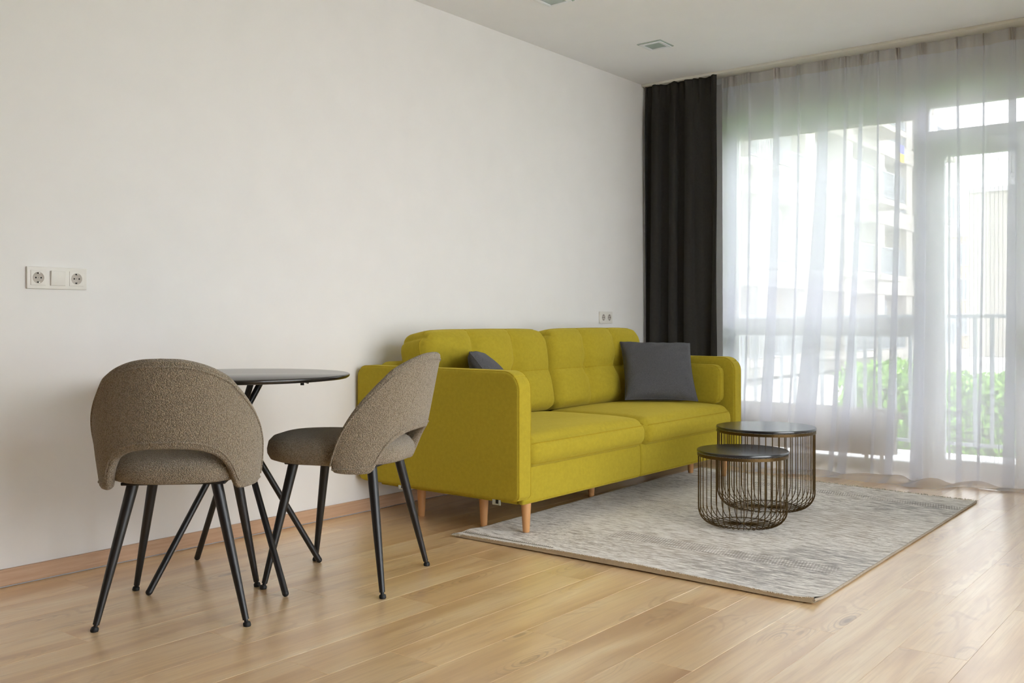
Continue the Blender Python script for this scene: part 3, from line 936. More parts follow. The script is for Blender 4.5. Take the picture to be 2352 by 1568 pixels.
# back cushions: boxed, tufted with two upright seams, one cross seam and two buttons each
def back_cushion(x0, x1, seed):
    nz = vnoise(seed)
    w = x1 - x0
    cx, cz = (x0 + x1) / 2, 0.670
    lean = R(11)
    hh, th = 0.45, 0.185
    SU, SV = (-0.30, 0.36), -0.02
    def fn(p, q, nrm):
        x, y, z = p
        ax_, az_, r_c = w / 2 - abs(x), hh / 2 - abs(z), (0.085 if z > 0 else 0.035)
        if ax_ < r_c and az_ < r_c:
            vx, vz = r_c - ax_, r_c - az_
            l, m = math.hypot(vx, vz), max(vx, vz)
            if l > 1e-9:
                x = math.copysign(w / 2 - r_c + vx * m / l, x); z = math.copysign(hh / 2 - r_c + vz * m / l, z)
        u, v = 2 * x / w, 2 * z / hh
        if q[1] < 0:                          # front side
            fade = (1 - abs(u) ** 6) * (1 - abs(v) ** 6)
            gx = min(abs(u - SU[0]), abs(u - SU[1])) * w / 2
            gz = abs(v - SV) * hh / 2
            bulge = 0.050 * (1 - math.exp(-(gx / 0.05) ** 1.0)) * (1 - 0.65 * math.exp(-(gz / 0.045) ** 1.0))
            rim = (1 - abs(u) ** 4) ** 0.5 * (1 - abs(v) ** 4) ** 0.5 if abs(u) < 1 and abs(v) < 1 else 0
            dy = bulge * rim
            for su in SU:
                rr = math.hypot((u - su) * w / 2, (v - SV) * hh / 2)
                dy -= 0.030 * math.exp(-(rr / 0.04) ** 2)
            dy += 0.0015 * nz(u * 5 + v * 7) * fade
            y -= dy * (-q[1])
        # top edge puffs between the seams
        if q[2] > 0.9:
            z += 0.010 * (1 - u ** 4) * (q[2] - 0.9) * 10
        yy = y * math.cos(lean) + z * math.sin(lean)
        zz = z * math.cos(lean) - y * math.sin(lean)
        return (x + cx, yy - 0.315, zz + cz)
    rb = RBox((w - 0.004, th, hh), 0.055, 5, (110, 4, 52), fn)
    o = spart('back_cushion', rb.mesh())
    out = 0.0
    for su in SU:
        sseam(tube([rb.point((su, -1, -0.97 + 1.94 * k / 40)) for k in range(41)] + [rb.point((su, -1 + 0.9 * k / 6, 1)) for k in range(1, 5)], 0.0028, 5), o)
    sseam(tube([rb.point((-0.96 + 1.92 * k / 60, -1, SV)) for k in range(61)], 0.0026, 5), o)
    # boxing seam round the front edge
    for c0, c1 in (((-1, -0.9), (-1, 0.93)), ((-0.95, 1), (0.95, 1)), ((1, 0.93), (1, -0.9))):
        pts = [rb.point((c0[0] + (c1[0] - c0[0]) * k / 40, -0.62, c0[1] + (c1[1] - c0[1]) * k / 40)) for k in range(41)]
        sseam(tube(pts, 0.0022, 5), o)
    for su in SU:
        c = rb.point((su, -1, SV))
        vfb = lathe([(0.002, -0.004), (0.013, -0.003), (0.0135, 0.001), (0.010, 0.006), (0.004, 0.008)], 18)
        Mx = Matrix.Translation(Vector(c) + Vector((0, -0.002, 0))) @ Matrix.Rotation(R(90) - lean, 4, 'X')
        spart('button', xform(vfb, Mx), None, o)
    return o
back_cushion(IX0, MX, 41)
back_cushion(MX, IX1, 43)

# back frame behind the cushions
def fnb(p, q, nrm):
    z = p[2] + 0.45
    return (p[0] + MX, p[1] - 0.13 + 0.02 * (z - 0.3), z)
spart('back_frame', RBox((IX1 - IX0 - 0.002, 0.15, 0.60), 0.05, 4, (20, 2, 6), fnb).mesh())

# arm bolsters
def bolster(x0, x1):
    cx, cy_, cz = (x0 + x1) / 2, -0.772, 0.572
    hy, hz = 0.201, 0.118
    def fn(p, q, nrm):
        x, y, z = p
        u, v = y / hy, z / hz
        ay, az, r = hy - abs(y), hz - abs(z), 0.055
        sy, sz = (1 if y > 0 else -1), (1 if z > 0 else -1)
        if ay < r and az < r:
            vy, vz = r - ay, r - az
            l, m = math.hypot(vy, vz), max(vy, vz)
            if l > 1e-9:
                y = sy * (hy - r + vy * m / l); z = sz * (hz - r + vz * m / l)
        x += 0.005 * q[0] * (1 - u ** 4) * (1 - v ** 4)
        return (x + cx, y + cy_, z + cz)
    rb = RBox((x1 - x0, 2 * hy, 2 * hz), 0.018, 3, (3, 26, 14), fn)
    o = spart('bolster', rb.mesh())
    for sx in (-1, 1):
        ring = []
        N = 40
        for k in range(N): ring.append((-1 + 2 * k / N, 1))
        for k in range(N): ring.append((1, 1 - 2 * k / N))
        for k in range(N): ring.append((1 - 2 * k / N, -1))
        for k in range(N): ring.append((-1, -1 + 2 * k / N))
        sseam(tube([rb.point((sx * 0.86, b, c)) for b, c in ring], 0.0025, 5, closed=True), o)
bolster(IX0 + 0.005, IX0 + 0.067)
bolster(IX1 - 0.067, IX1 - 0.005)

# underside frame rails (yellow cloth-wrapped plinth under the seat), metal brackets and legs
spart('underframe', bevel_box(IX0 + 0.01, IX1 - 0.01, -0.08, -0.945, 0.138, 0.158, 0.006))
for y, z in ((-0.885, 0.16), (-0.30, 0.165)):
    br = spart('bracket', bevel_box(SX0 + 0.030, SX0 + 0.036, y - 0.022, y + 0.022, z - 0.018, z + 0.016, 0.001), M['galv'])
    spart('bracket_slot', merge(box(SX0 + 0.0285, SX0 + 0.0305, y - 0.012, y + 0.002, z - 0.011, z + 0.008)), M['hole'], br, False)
rug_z = 0.010
def sofa_leg(x, y, z0, tilt=(0, 0)):
    P = [(x, y, z0), (x - tilt[0] * 0.5, y - tilt[1] * 0.5, (z0 + 0.15) / 2), (x - tilt[0], y - tilt[1], 0.15)]
    spart('leg', tube([P[0], (P[0][0], P[0][1], z0 + 0.003), P[1], P[2]], [0.0145, 0.0155, 0.0195, 0.0235], 18), M['beech'])
sofa_leg(3.392, -0.978 + 0.02, rug_z + 0.0025, (-0.004, -0.004))
sofa_leg(3.408, -0.698, 0.001)
sofa_leg(3.397, -0.310, 0.001)
sofa_leg(4.346, -0.668, 0.001)
sofa_leg(5.355, -0.732, 0.0125)
sofa_leg(5.362, -0.950, rug_z + 0.0025)

# ================================================================ THROW PILLOWS
def pillow_mesh(size, thick, seed):
    nz, nw = vnoise(seed), vnoise(seed + 1)
    N = 48
    V, Fc = [], []
    for side in (1, -1):
        off = len(V)
        for i in range(N + 1):
            for j in range(N + 1):
                u, v = -1 + 2 * i / N, -1 + 2 * j / N
                # sides draw in, corners stay out as small ears
                pu = u * (1 - 0.06 * (1 - v * v)) * size / 2
                pv = v * (1 - 0.06 * (1 - u * u)) * size / 2
                d = max(0.0, (1 - u * u)) ** 0.42 * max(0.0, (1 - v * v)) ** 0.42
                e = 1 - max(abs(u), abs(v))
                wr = 0.16 * nz(u * 5 + v * 2) * math.exp(-(e / 0.25) ** 2) + 0.12 * nw(v * 6 - u * 3) * math.exp(-(e / 0.32) ** 2) + 0.03 * nz(u * 2.3 - v * 3.1 + 9)
                h = thick / 2 * d * (1 + wr)
                h *= 1 - 0.10 * max(0, v) * (1 - abs(u))
                V.append((pu, side * max(h, 0.0015), pv))
        f = grid_faces(N + 1, N + 1, off)
        Fc += f if side < 0 else [tuple(reversed(q)) for q in f]
    n2 = (N + 1) ** 2
    def idx(i, j, s): return s * n2 + i * (N + 1) + j
    rim = [(i, 0) for i in range(N)] + [(N, j) for j in range(N)] + [(i, N) for i in range(N, 0, -1)] + [(0, j) for j in range(N, 0, -1)]
    for k in range(len(rim)):
        a, b = rim[k], rim[(k + 1) % len(rim)]
        Fc.append((idx(*a, 0), idx(*b, 0), idx(*b, 1), idx(*a, 1)))
    seam = [((-1 + 2 * i / N), (-1 + 2 * j / N)) for i, j in rim]
    pts = [(u * (1 - 0.06 * (1 - v * v)) * size / 2, 0, v * (1 - 0.06 * (1 - u * u)) * size / 2) for u, v in seam]
    return (V, Fc), tube(pts, 0.0028, 6, closed=True)
def pillow(loc, yaw, lean, roll, seed, label, size=0.43, thick=0.17):
    (vf, sm_) = pillow_mesh(size, thick, seed)
    o = mesh_obj('throw_pillow', *vf, M['pillow'])
    mesh_obj('edge_seam', *sm_, M['pillow'], o)
    o.rotation_mode = 'XYZ'
    o.matrix_world = Matrix.Translation(loc) @ Matrix.Rotation(yaw, 4, 'Z') @ Matrix.Rotation(lean, 4, 'X') @ Matrix.Rotation(roll, 4, 'Y')
    tag(o, label, 'pillow', 'charcoal throw pillows on the sofa')
    return o
# local -Y is the front face; yaw turns it to look back along the view
pillow((5.080, -0.660, 0.652), YAW - R(90) + R(2), R(-39), R(1.5), 51, 'square charcoal linen throw pillow leaning where sofa back meets the window-side arm')
pillow((3.575, -0.625, 0.654), R(41), R(-38), R(2), 57, 'charcoal linen throw pillow mostly hidden behind the sofa arm beside the chairs', 0.38, 0.15)

# ================================================================ DINING CHAIRS
ZT = [(0, .828), (15, .824), (30, .806), (45, .772), (51, .746), (60, .705), (71, .650), (84, .570), (92, .500), (97, .452)]
ZB = [(0, .575), (15, .572), (26, .563), (38, .537), (46, .500), (51, .465), (54.5, .441), (59, .434), (70, .433), (85, .435), (97, .440)]
VC = -0.07
def shell_mid(phi, z):
    a = R(phi)
    Wd = 0.233 + 0.022 * math.sin(min(1, max(0, (z - 0.43) / 0.25)) * PI / 2)
    D = 0.211 + (z - 0.575) * 0.215
    D = max(D, 0.172)
    return np.array([Wd * math.sin(a), VC - D * math.cos(a), z])
def shell_point(phi, t):
    zb, zt = smooth_table(ZB, abs(phi)), smooth_table(ZT, abs(phi))
    return shell_mid(phi, zb + (zt - zb) * t)
def shell_normal(phi, t):
    e = 1e-3
    z = shell_point(phi, t)[2]
    du = shell_mid(phi + 0.2, z) - shell_mid(phi - 0.2, z)
    dz = shell_mid(phi, z + e) - shell_mid(phi, z - e)
    n = np.cross(du, dz)
    n /= np.linalg.norm(n)
    if n[1] * math.cos(R(phi)) > 0 and abs(phi) < 80: n = -n
    c = shell_point(phi, t) - np.array([0, VC + 0.1, z])
    if n[0] * c[0] + n[1] * c[1] < 0: n = -n
    return n
def build_shell():
    TH = 0.030
    phis = [-97 + 194 * i / 110 for i in range(111)]
    nt = 16
    rows = []
    # closed loop of sections: outer face bottom->top, rounded top rim, inner face top->bottom, rounded bottom rim
    for ph in phis:
        loop = []
        ptsm = [shell_point(ph, j / (nt - 1)) for j in range(nt)]
        nrm = [shell_normal(ph, j / (nt - 1)) for j in range(nt)]
        span = np.linalg.norm(ptsm[-1] - ptsm[0])
        h = TH / 2 * min(1.0, span / 0.06 + 0.25)
        for j in range(nt): loop.append(ptsm[j] + nrm[j] * h)
        tdir = ptsm[-1] - ptsm[-2]; tdir /= max(np.linalg.norm(tdir), 1e-9)
        for a in (35, 70, 90, 110, 145):
            loop.append(ptsm[-1] + nrm[-1] * h * math.cos(R(a)) + tdir * h * 0.8 * math.sin(R(a)))
        for j in reversed(range(nt)): loop.append(ptsm[j] - nrm[j] * h)
        bdir = ptsm[0] - ptsm[1]; bdir /= max(np.linalg.norm(bdir), 1e-9)
        for a in (145, 110, 90, 70, 35):
            loop.append(ptsm[0] + nrm[0] * h * math.cos(R(a)) + bdir * h * 0.8 * math.sin(R(a)))
        rows.append(loop)
    n = len(rows[0])
    V = [p for r_ in rows for p in r_]
    Fc = []
    for i in range(len(rows) - 1):
        for k in range(n):
            l = (k + 1) % n
            Fc.append((i * n + k, (i + 1) * n + k, (i + 1) * n + l, i * n + l))
    Fc.append(tuple(range(n)))
    Fc.append(tuple((len(rows) - 1) * n + k for k in reversed(range(n))))
    def edge(t, inset):
        pts = []
        for ph in phis:
            p = shell_point(ph, t); q = shell_point(ph, abs(t - inset))
            pts.append(q + shell_normal(ph, t) * (TH / 2 + 0.0005))
        return pts
    welt_top = tube(edge(1.0, 0.035), 0.0035, 6)
    welt_bot = tube([shell_point(ph, 0.05 if abs(ph) < 60 else 0.05) + shell_normal(ph, 0.0) * (TH / 2 + 0.0005) for ph in phis if abs(ph) < 96], 0.0032, 6)
    return (V, Fc), welt_top, welt_bot
SHELL, WELT_T, WELT_B = build_shell()
def build_seat():
    prof = [(0.0, .447), (0.60, .446), (0.90, .444), (0.965, .450), (1.0, .468), (1.005, .486), (0.985, .505), (0.93, .522), (0.82, .533), (0.62, .539), (0.35, .541), (0.0, .542)]
    n = 72
    V, Fc = [], []
    for (k, z) in prof:
        for i in range(n):
            a = 2 * PI * i / n
            c, s_ = math.cos(a), math.sin(a)
            ex = 2.45
            r_ = 1 / ((abs(c) ** ex + abs(s_) ** ex) ** (1 / ex))
            av = 0.290 if s_ > 0 else 0.240
            V.append((0.230 * r_ * c * k, av * r_ * s_ * k + 0.0, z + (0.008 * s_ * k if z > 0.5 else 0)))
    for i in range(len(prof) - 1):
        for k in range(n):
            l = (k + 1) % n
            Fc.append((i * n + k, i * n + l, (i + 1) * n + l, (i + 1) * n + k))
    return V, Fc
SEAT = build_seat()
FEET = [(-0.222, -0.230), (0.236, -0.228), (-0.220, 0.226), (0.200, 0.228)]
TOPS = [(-0.128, -0.150), (0.128, -0.150), (-0.135, 0.150), (0.135, 0.150)]
def make_chair(label):
    c = empty('dining_chair'); tag(c, label, 'chair', 'dining chairs at the round table')
    s = mesh_obj('seat', *SEAT, M['boucle'], c)
    b = mesh_obj('backrest', *SHELL, M['boucle'], c)
    mesh_obj('piping', *WELT_T, M['boucle'], b)
    mesh_obj('piping', *WELT_B, M['boucle'], b)
    u = mesh_obj('seat_plate', *merge(bevel_box(-0.16, 0.16, -0.175, 0.175, 0.436, 0.446, 0.003)), M['black_metal'], c)
    for (fx, fy), (tx, ty) in zip(FEET, TOPS):
        f0, t0 = Vector((fx, fy, 0.0)), Vector((tx, ty, 0.440))
        a = f0.lerp(t0, 0.045)
        lg = mesh_obj('leg', *tube([a, f0.lerp(t0, 0.5), t0], [0.0100, 0.0148, 0.0185], 18), M['black_metal'], c)
        d_ = (t0 - f0)
        cap = merge(tube([f0, f0 + Vector((0, 0, 0.002)), f0 + d_ * 0.022, f0 + d_ * 0.030], [0.0105, 0.0122, 0.0118, 0.0095], 16),
                    tube([f0 + d_ * 0.028, f0 + d_ * 0.050], [0.0065, 0.0065], 12))
        mesh_obj('foot_cap', *cap, M['black_rubber'], lg)
    return c
def copy_tree(o, parent=None):
    c = o.copy(); COL.objects.link(c); c.parent = parent
    for ch in o.children: copy_tree(ch, c)
    return c
ch1 = make_chair('greige boucle dining chair farthest from the sofa, open-bottomed shell back')
ch2 = copy_tree(ch1)
ch2['label'] = 'greige boucle dining chair standing beside the yellow sofa arm'
ch1.location = (1.829, -0.732, 0); ch1.rotation_euler = (0, 0, R(45 - 90))
ch2.location = (2.416, -0.873, 0); ch2.rotation_euler = (0, 0, math.atan2(.914, -.407) - R(90))

# ================================================================ DINING TABLE
TC = Vector((2.162, -0.556, 0))
tb = empty('dining_table', TC); tag(tb, 'round black pedestal-less dining table on crossed tubular legs', 'table')
tb['label'] = 'round dark dining table with four crossed black tube legs'
mesh_obj('tabletop', *lathe([(0.0, .738), (0.385, .738), (0.400, .7395), (0.407, .744), (0.409, .749), (0.408, .7535), (0.4045, .7555), (0.0, .7557)], 96), M['dining_top'], tb)
for fx, fy in ((1.827, -0.512), (2.216, -0.211), (2.112, -0.896), (2.492, -0.622)):
    o_ = Vector((fx, fy, 0)) - TC
    foot = Vector((o_.x, o_.y, 0.010))
    top = Vector((-o_.x * 0.30, -o_.y * 0.30, 0.735))
    lg = mesh_obj('leg', *tube([foot - Vector((0, 0, 0.0)), foot.lerp(top, 0.5), top], 0.0115, 16), M['black_metal'], tb)
    sph = [(0.0115 * math.cos(R(a)), 0.0115 * math.sin(R(a))) for a in (-88, -60, -30, 0, 30, 60, 88)]
    mesh_obj('foot_cap', *move(lathe([(max(r_, 0.0006), z_) for r_, z_ in sph], 14), (foot.x, foot.y, 0.0115)), M['black_rubber'], lg)
hz = 0.010 + 0.725 / 1.30
mesh_obj('leg_hub', *lathe([(0.012, hz - 0.03), (0.026, hz - 0.025), (0.028, hz), (0.026, hz + 0.025), (0.012, hz + 0.03)], 24), M['black_metal'], tb)
mt = mesh_obj('mounting_plate', *merge(bevel_box(-0.135, 0.135, -0.135, 0.135, 0.732, 0.7385, 0.002)), M['black_metal'], tb)
rt_ = Vector((math.sin(YAW), -math.cos(YAW), 0))
# folding latch under the top
d0, d1 = Vector((0.10, -0.11, 0.733)), Vector((0.16, -0.185, 0.729))
la = mesh_obj('latch_bar', *tube([d0, d1], [0.006, 0.007], 10), M['black_metal'], tb)
mesh_obj('latch_knob', *merge(tube([d1 + Vector((-0.004, 0.005, 0.006)), d1 + Vector((0.012, -0.012, -0.001))], [0.010, 0.011], 12), lathe([(0.007, .713), (0.007, .724)], 12, (d1.x - 0.006, d1.y + 0.006))), M['black_rubber'], la)

# ================================================================ RUG
RC = [Vector((3.165, -0.735)), Vector((5.60, -0.665)), Vector((5.445, -2.345)), Vector((3.150, -2.362))]   # near-left, far-left, far-right, near-right
nR, nS = vnoise(71), vnoise(73)
RLEN, RWID = 2.36, 1.63
def rug_xy(u, v):
    a = RC[0].lerp(RC[1], u); b = RC[3].lerp(RC[2], u)
    return a.lerp(b, v)
def rug_h(u, v):
    curl = 0.018 * math.exp(-(u / 0.022) ** 2) * (0.25 + 0.75 * math.exp(-((v - 0.52) / 0.36) ** 2))
    ripple = 0.010 * math.exp(-(((u - 0.045) / 0.02) ** 2)) * math.exp(-((v - 0.03) / 0.06) ** 2)
    edge = 0.006 * math.exp(-((1 - v) / 0.02) ** 2) * (0.4 + 0.6 * abs(nR(u * 9))) + 0.012 * math.exp(-((u / 0.03) ** 2 + ((1 - v) / 0.03) ** 2))
    return curl + ripple + edge * 0.6 + 0.0008 * nS(u * 30 + v * 17)
NU, NV = 120, 90
us = sorted(set([k / NU for k in range(NU + 1)] + [0.004, 0.012, 0.02]))
vs_ = [k / NV for k in range(NV + 1)]
V, UV = [], []
for top in (1, 0):
    for u in us:
        for v in vs_:
            p = rug_xy(u, v)
            h = rug_h(u, v)
            V.append((p.x, p.y, h + 0.0095 if top else 0.35 * h + 0.0005)); UV.append((u * RLEN, v * RWID))
nv, nu = len(vs_), len(us)
f_top = [tuple(reversed(q)) for q in grid_faces(nu, nv)]
rug = mesh_obj('rug', V[:nu * nv], f_top, M['rug'])
uvl = rug.data.uv_layers.new(name='uv')
for lp in rug.data.loops:
    uvl.data[lp.index].uv = UV[lp.vertex_index]
tag(rug, 'distressed beige and grey woven rug under the sofa front and coffee tables', 'rug')
mesh_obj('backing', V[nu * nv:], grid_faces(nu, nv), M['rug_back'], rug)
def rim_strip(ids):
    Vv, Fv = [], []
    for k, (i, j) in enumerate(ids):
        a = i * nv + j
        Vv += [V[a], V[a + nu * nv]]
        if k: Fv.append((2 * k - 2, 2 * k, 2 * k + 1, 2 * k - 1))
    return Vv, Fv
def bead(ids, r):
    return tube([(V[i * nv + j][0], V[i * nv + j][1], (V[i * nv + j][2] + V[i * nv + j + nu * nv][2]) / 2) for i, j in ids], r, 8)
for i_ in (0, nu - 1):
    mesh_obj('edge_band', *rim_strip([(i_, j) for j in range(nv)]), M['rug_back'], rug, False)
mesh_obj('binding', *bead([(i, nv - 1) for i in range(nu)], 0.0052), M['rug_cord'], rug)
mesh_obj('binding', *bead([(i, 0) for i in range(nu)], 0.0052), M['rug_cord'], rug)
# fringe: hundreds of short yarn ends along both short sides, too fine to pick apart
Vf, Ff = [], []
rf = random.Random(5)
def yarn(p, d, L, w, zlift):
    n0 = len(Vf)
    s = Vector((-d.y, d.x, 0)) * w
    a = Vector(p); b = a + d * L * 0.5 + Vector((0, 0, zlift)); c = a + d * L + Vector((0, 0, zlift * 0.2 - 0.002))
    for q in (a, b, c):
        Vf.append(tuple(q + s)); Vf.append(tuple(q - s))
    Ff.extend([(n0, n0 + 2, n0 + 3, n0 + 1), (n0 + 2, n0 + 4, n0 + 5, n0 + 3)])
for k in range(900):
    v = rf.random()
    u0 = 1.0
    p = rug_xy(1.0, v)
    yarn((p.x, p.y, 0.008), Vector((1, rf.uniform(-0.6, 0.6), 0)).normalized(), rf.uniform(0.008, 0.028), 0.0011, rf.uniform(0.0, 0.008))
for k in range(500):
    v = rf.random()
    p = rug_xy(0.0, v)
    yarn((p.x, p.y, rug_h(0, v) + 0.0095), Vector((-1, rf.uniform(-0.8, 0.8), 0)).normalized(), rf.uniform(0.002, 0.006), 0.0011, rf.uniform(0.0, 0.003))
for k in range(60):
    v = rf.random() ** 2 * 0.03
    p = rug_xy(0.0, v)
    yarn((p.x, p.y, rug_h(0, v) + 0.006), Vector((-1, rf.uniform(-0.2, 1.2), 0)).normalized(), rf.uniform(0.010, 0.022), 0.0012, rf.uniform(0.0, 0.006))
fr = mesh_obj('fringe', Vf, Ff, M['fringe'], rug, False); fr['kind'] = 'stuff'
# laddered open-weave strip near the sofa-side corner
lad = []
for k in range(46):
    v = 0.012 + 0.30 * k / 46
    p = rug_xy(0.020, v)
    lad.append(box(p.x - 0.012, p.x + 0.012, p.y - 0.0012, p.y + 0.0012, rug_h(0.02, v) + 0.0092, rug_h(0.02, v) + 0.0112))
lo_ = mesh_obj('ladder_weave', *merge(*lad), M['fringe_dark'], rug, False); lo_['kind'] = 'stuff'

# ================================================================ COFFEE TABLES (wire baskets)
def coffee_table(cx, cy_, Rr, Ht, nw, label):
    z0 = 0.0125
    t = empty('coffee_table', (cx, cy_, z0)); tag(t, label, 'coffee table', 'nesting wire coffee tables on the rug')
    Ht -= z0
    mesh_obj('tabletop', *lathe([(0.0, Ht - 0.014), (Rr - 0.006, Ht - 0.014), (Rr - 0.001, Ht - 0.012), (Rr, Ht - 0.009), (Rr, Ht - 0.003), (Rr - 0.002, Ht), (0.0, Ht + 0.0002)], 96), M['black_top'], t)
    zb = Ht - 0.0145
    rb = Rr - 0.002
    band = [(rb - 0.003, zb - 0.014), (rb, zb - 0.014), (rb, zb), (rb - 0.003, zb), (rb - 0.003, zb - 0.014)]
    n = 96
    Vb, Fb = [], []
    for (r_, z_) in band[:4]:
        for k in range(n):
            a = 2 * PI * k / n
            Vb.append((r_ * math.cos(a), r_ * math.sin(a), z_))
    for i in range(4):
        j = (i + 1) % 4
        for k in range(n):
            l = (k + 1) % n
            Fb.append((i * n + k, i * n + l, j * n + l, j * n + k))
    mesh_obj('rim_band', Vb, Fb, M['bronze'], t, False)
    wr = 0.0021
    rc = Rr * 0.34
    rw = Rr - 0.007
    prof = [(0.008, wr), (rw - rc, wr)]
    for k in range(1, 9):
        a = R(-90 + 90 * k / 8)
        prof.append((rw - rc + rc * math.cos(a), wr + rc + rc * math.sin(a)))
    prof.append((rw, zb - 0.004))
    # every other wire runs on to the hub, the ones between end on the base ring
    wires = [None, None]
    for k in range(nw):
        a = 2 * PI * k / nw
        if wires[k % 2] is None:
            pr = prof if k % 2 == 0 else prof[1:]
            wires[k % 2] = mesh_obj('wire', *tube([(p[0], 0, p[1]) for p in pr], wr, 6), M['bronze'], t, True, None, (0, 0, a))
        else:
            inst('wire', wires[k % 2], t, (0, 0, 0), (0, 0, a))
    ring = [(math.cos(2 * PI * k / 64) * (rw - rc), math.sin(2 * PI * k / 64) * (rw - rc), wr * 2.6) for k in range(64)]
    mesh_obj('base_ring', *tube(ring, wr, 6, closed=True), M['bronze'], t)
    mesh_obj('hub', *lathe([(0.004, 0.0), (0.013, 0.0), (0.014, 0.004), (0.012, 0.008), (0.003, 0.009)], 18), M['bronze'], t)
    return t
coffee_table(4.147, -1.640, 0.2075, 0.357, 40, 'lower and narrower black-topped round coffee table on a bronze wire base')
coffee_table(4.602, -1.554, 0.2455, 0.421, 46, 'taller and wider black-topped round coffee table on a bronze wire base')

# ================================================================ SOCKETS AND DOWNLIGHTS
def socket_insert(parent, x, z):
    """Schuko insert centred at local x,z on a plate lying in the wall plane (local -Y is into the room)."""
    ins = mesh_obj('socket_insert', *bevel_box(x - 0.0275, x + 0.0275, -0.0125, -0.008, z - 0.0275, z + 0.0275, 0.0012), M['white_plastic'], parent)
    rotm = Matrix.Translation((x, 0, z)) @ Matrix.Rotation(R(90), 4, 'X')
    # shallow round well: rim ring and floor disc
    n = 40
    prof = [(0.0212, 0.0128), (0.0205, 0.0128), (0.0195, 0.0118), (0.0195, 0.0122), (0.0, 0.0122)]
    mesh_obj('socket_well', *xform(lathe([(0.0212, 0.0124), (0.0212, 0.0131), (0.0200, 0.0131), (0.0196, 0.0127), (0.0, 0.0127)], n), rotm), M['socket_well'], ins)
    for dx in (-0.0095, 0.0095):
        mesh_obj('contact_hole', *xform(lathe([(0.003, 0.0126), (0.003, 0.0132)], 12, (dx, 0)), rotm), M['hole'], ins)
    mesh_obj('contact_hole', *xform(lathe([(0.0011, 0.0126), (0.0011, 0.0132)], 10, (0.0, 0)), rotm), M['hole'], ins)
    for s_ in (-1, 1):
        mesh_obj('earth_clip', *box(x - 0.0055, x + 0.0035, -0.0136, -0.0124, z + s_ * 0.0165 - 0.0022, z + s_ * 0.0165 + 0.0022), M['hole'], ins, False)
        mesh_obj('earth_clip', *box(x + 0.0015, x + 0.0045, -0.0138, -0.0126, z + s_ * 0.0170 - 0.0016, z + s_ * 0.0170 + 0.0016), M['metal_clip'], ins, False)
sk = empty('socket_panel', (1.7545, 0, 1.1115)); tag(sk, 'white triple wall plate with two power sockets and a rocker switch above the chairs', 'socket')
mesh_obj('cover_frame', *bevel_box(-0.1125, 0.1125, -0.0105, 0, -0.0405, 0.0405, 0.0015), M['white_plastic'], sk)
socket_insert(sk, -0.072, 0)
socket_insert(sk, 0.072, 0)
def fsw(p, q, nrm): return (p[0], p[1] - 0.0135 - 0.0022 * (p[2] / 0.0275) * (q[1] < 0), p[2])
mesh_obj('rocker', *RBox((0.055, 0.009, 0.055), 0.0012, 2, (1, 1, 1), fsw).mesh(), M['white_plastic'], sk)
sk2 = empty('socket_panel', (5.5115, 0, 0.976)); tag(sk2, 'white double power socket plate above the far end of the sofa', 'socket')
mesh_obj('cover_frame', *bevel_box(-0.0765, 0.0765, -0.0115, 0, -0.0405, 0.0405, 0.0015), M['white_plastic'], sk2)
socket_insert(sk2, -0.0365, 0)
socket_insert(sk2, 0.0365, 0)

def downlight(x, y, label):
    t = empty('downlight', (x, y, H)); tag(t, label, 'downlight', 'square ceiling downlights')
    s_ = 0.083
    def sq(a, b, z0, z1): return merge(bevel_box(-a, a, b, a, z0, z1, 0.001), bevel_box(-a, a, -a, -b, z0, z1, 0.001), bevel_box(-a, -b, -b, b, z0, z1, 0.001), bevel_box(b, a, -b, b, z0, z1, 0.001))
    mesh_obj('outer_glass', *sq(s_, 0.072, -0.004, -0.0), M['downlight'], t)
    mesh_obj('trim_ring', *sq(0.073, 0.054, -0.009, -0.001), M['white_frame'], t)
    mesh_obj('diffuser', *bevel_box(-0.055, 0.055, -0.055, 0.055, -0.005, -0.001, 0.001), M['downlight'], t)
downlight(5.178, -0.584, 'square unlit recessed downlight in the ceiling near the dark curtain')
downlight(4.105, -0.586, 'square unlit recessed downlight in the ceiling above the middle of the sofa')

# ================================================================ OUTDOORS
struct('balcony_floor', merge(box(6.56, 7.66, 2.0, -6.0, -0.30, -0.035)), M['stone_balcony'], 'grey concrete balcony slab outside the windows', 'balcony')
rl = empty('balcony_railing', (7.50, 0, -0.035)); tag(rl, 'grey flat-bar balcony railing outside the windows', 'railing')
mesh_obj('top_rail', *bevel_box(-0.03, 0.03, 1.2, -5.2, 1.008, 1.036, 0.003), M['rail_grey'], rl)
mesh_obj('bottom_rail', *bevel_box(-0.012, 0.012, 1.2, -5.2, 0.08, 0.105, 0.003), M['rail_grey'], rl)
bal = None
k = 0
y = 1.15
while y > -5.2:
    if bal is None: bal = mesh_obj('baluster', *box(-0.006, 0.006, -0.013, 0.013, 0.10, 1.01), M['rail_grey'], rl, False, (0, y, 0))
    else: inst('baluster', bal, rl, (0, y, 0))
    y -= 0.112
pst = None
for y in (1.2, -1.0, -3.1, -5.2):
    if pst is None: pst = mesh_obj('post', *box(-0.02, 0.02, -0.02, 0.02, 0.0, 1.01), M['rail_grey'], rl, False, (0.0, y, 0))
    else: inst('post', pst, rl, (0.0, y, 0))

struct('ground', box(-60, 160, -120, 120, -1.3, -1.02), M['paving'], 'pale paved yard between the apartment blocks', 'ground')
struct('lawn', box(8.2, 26, -30, 0.4, -1.02, -1.0), M['lawn'], 'green lawn strip beyond the balcony', 'lawn')

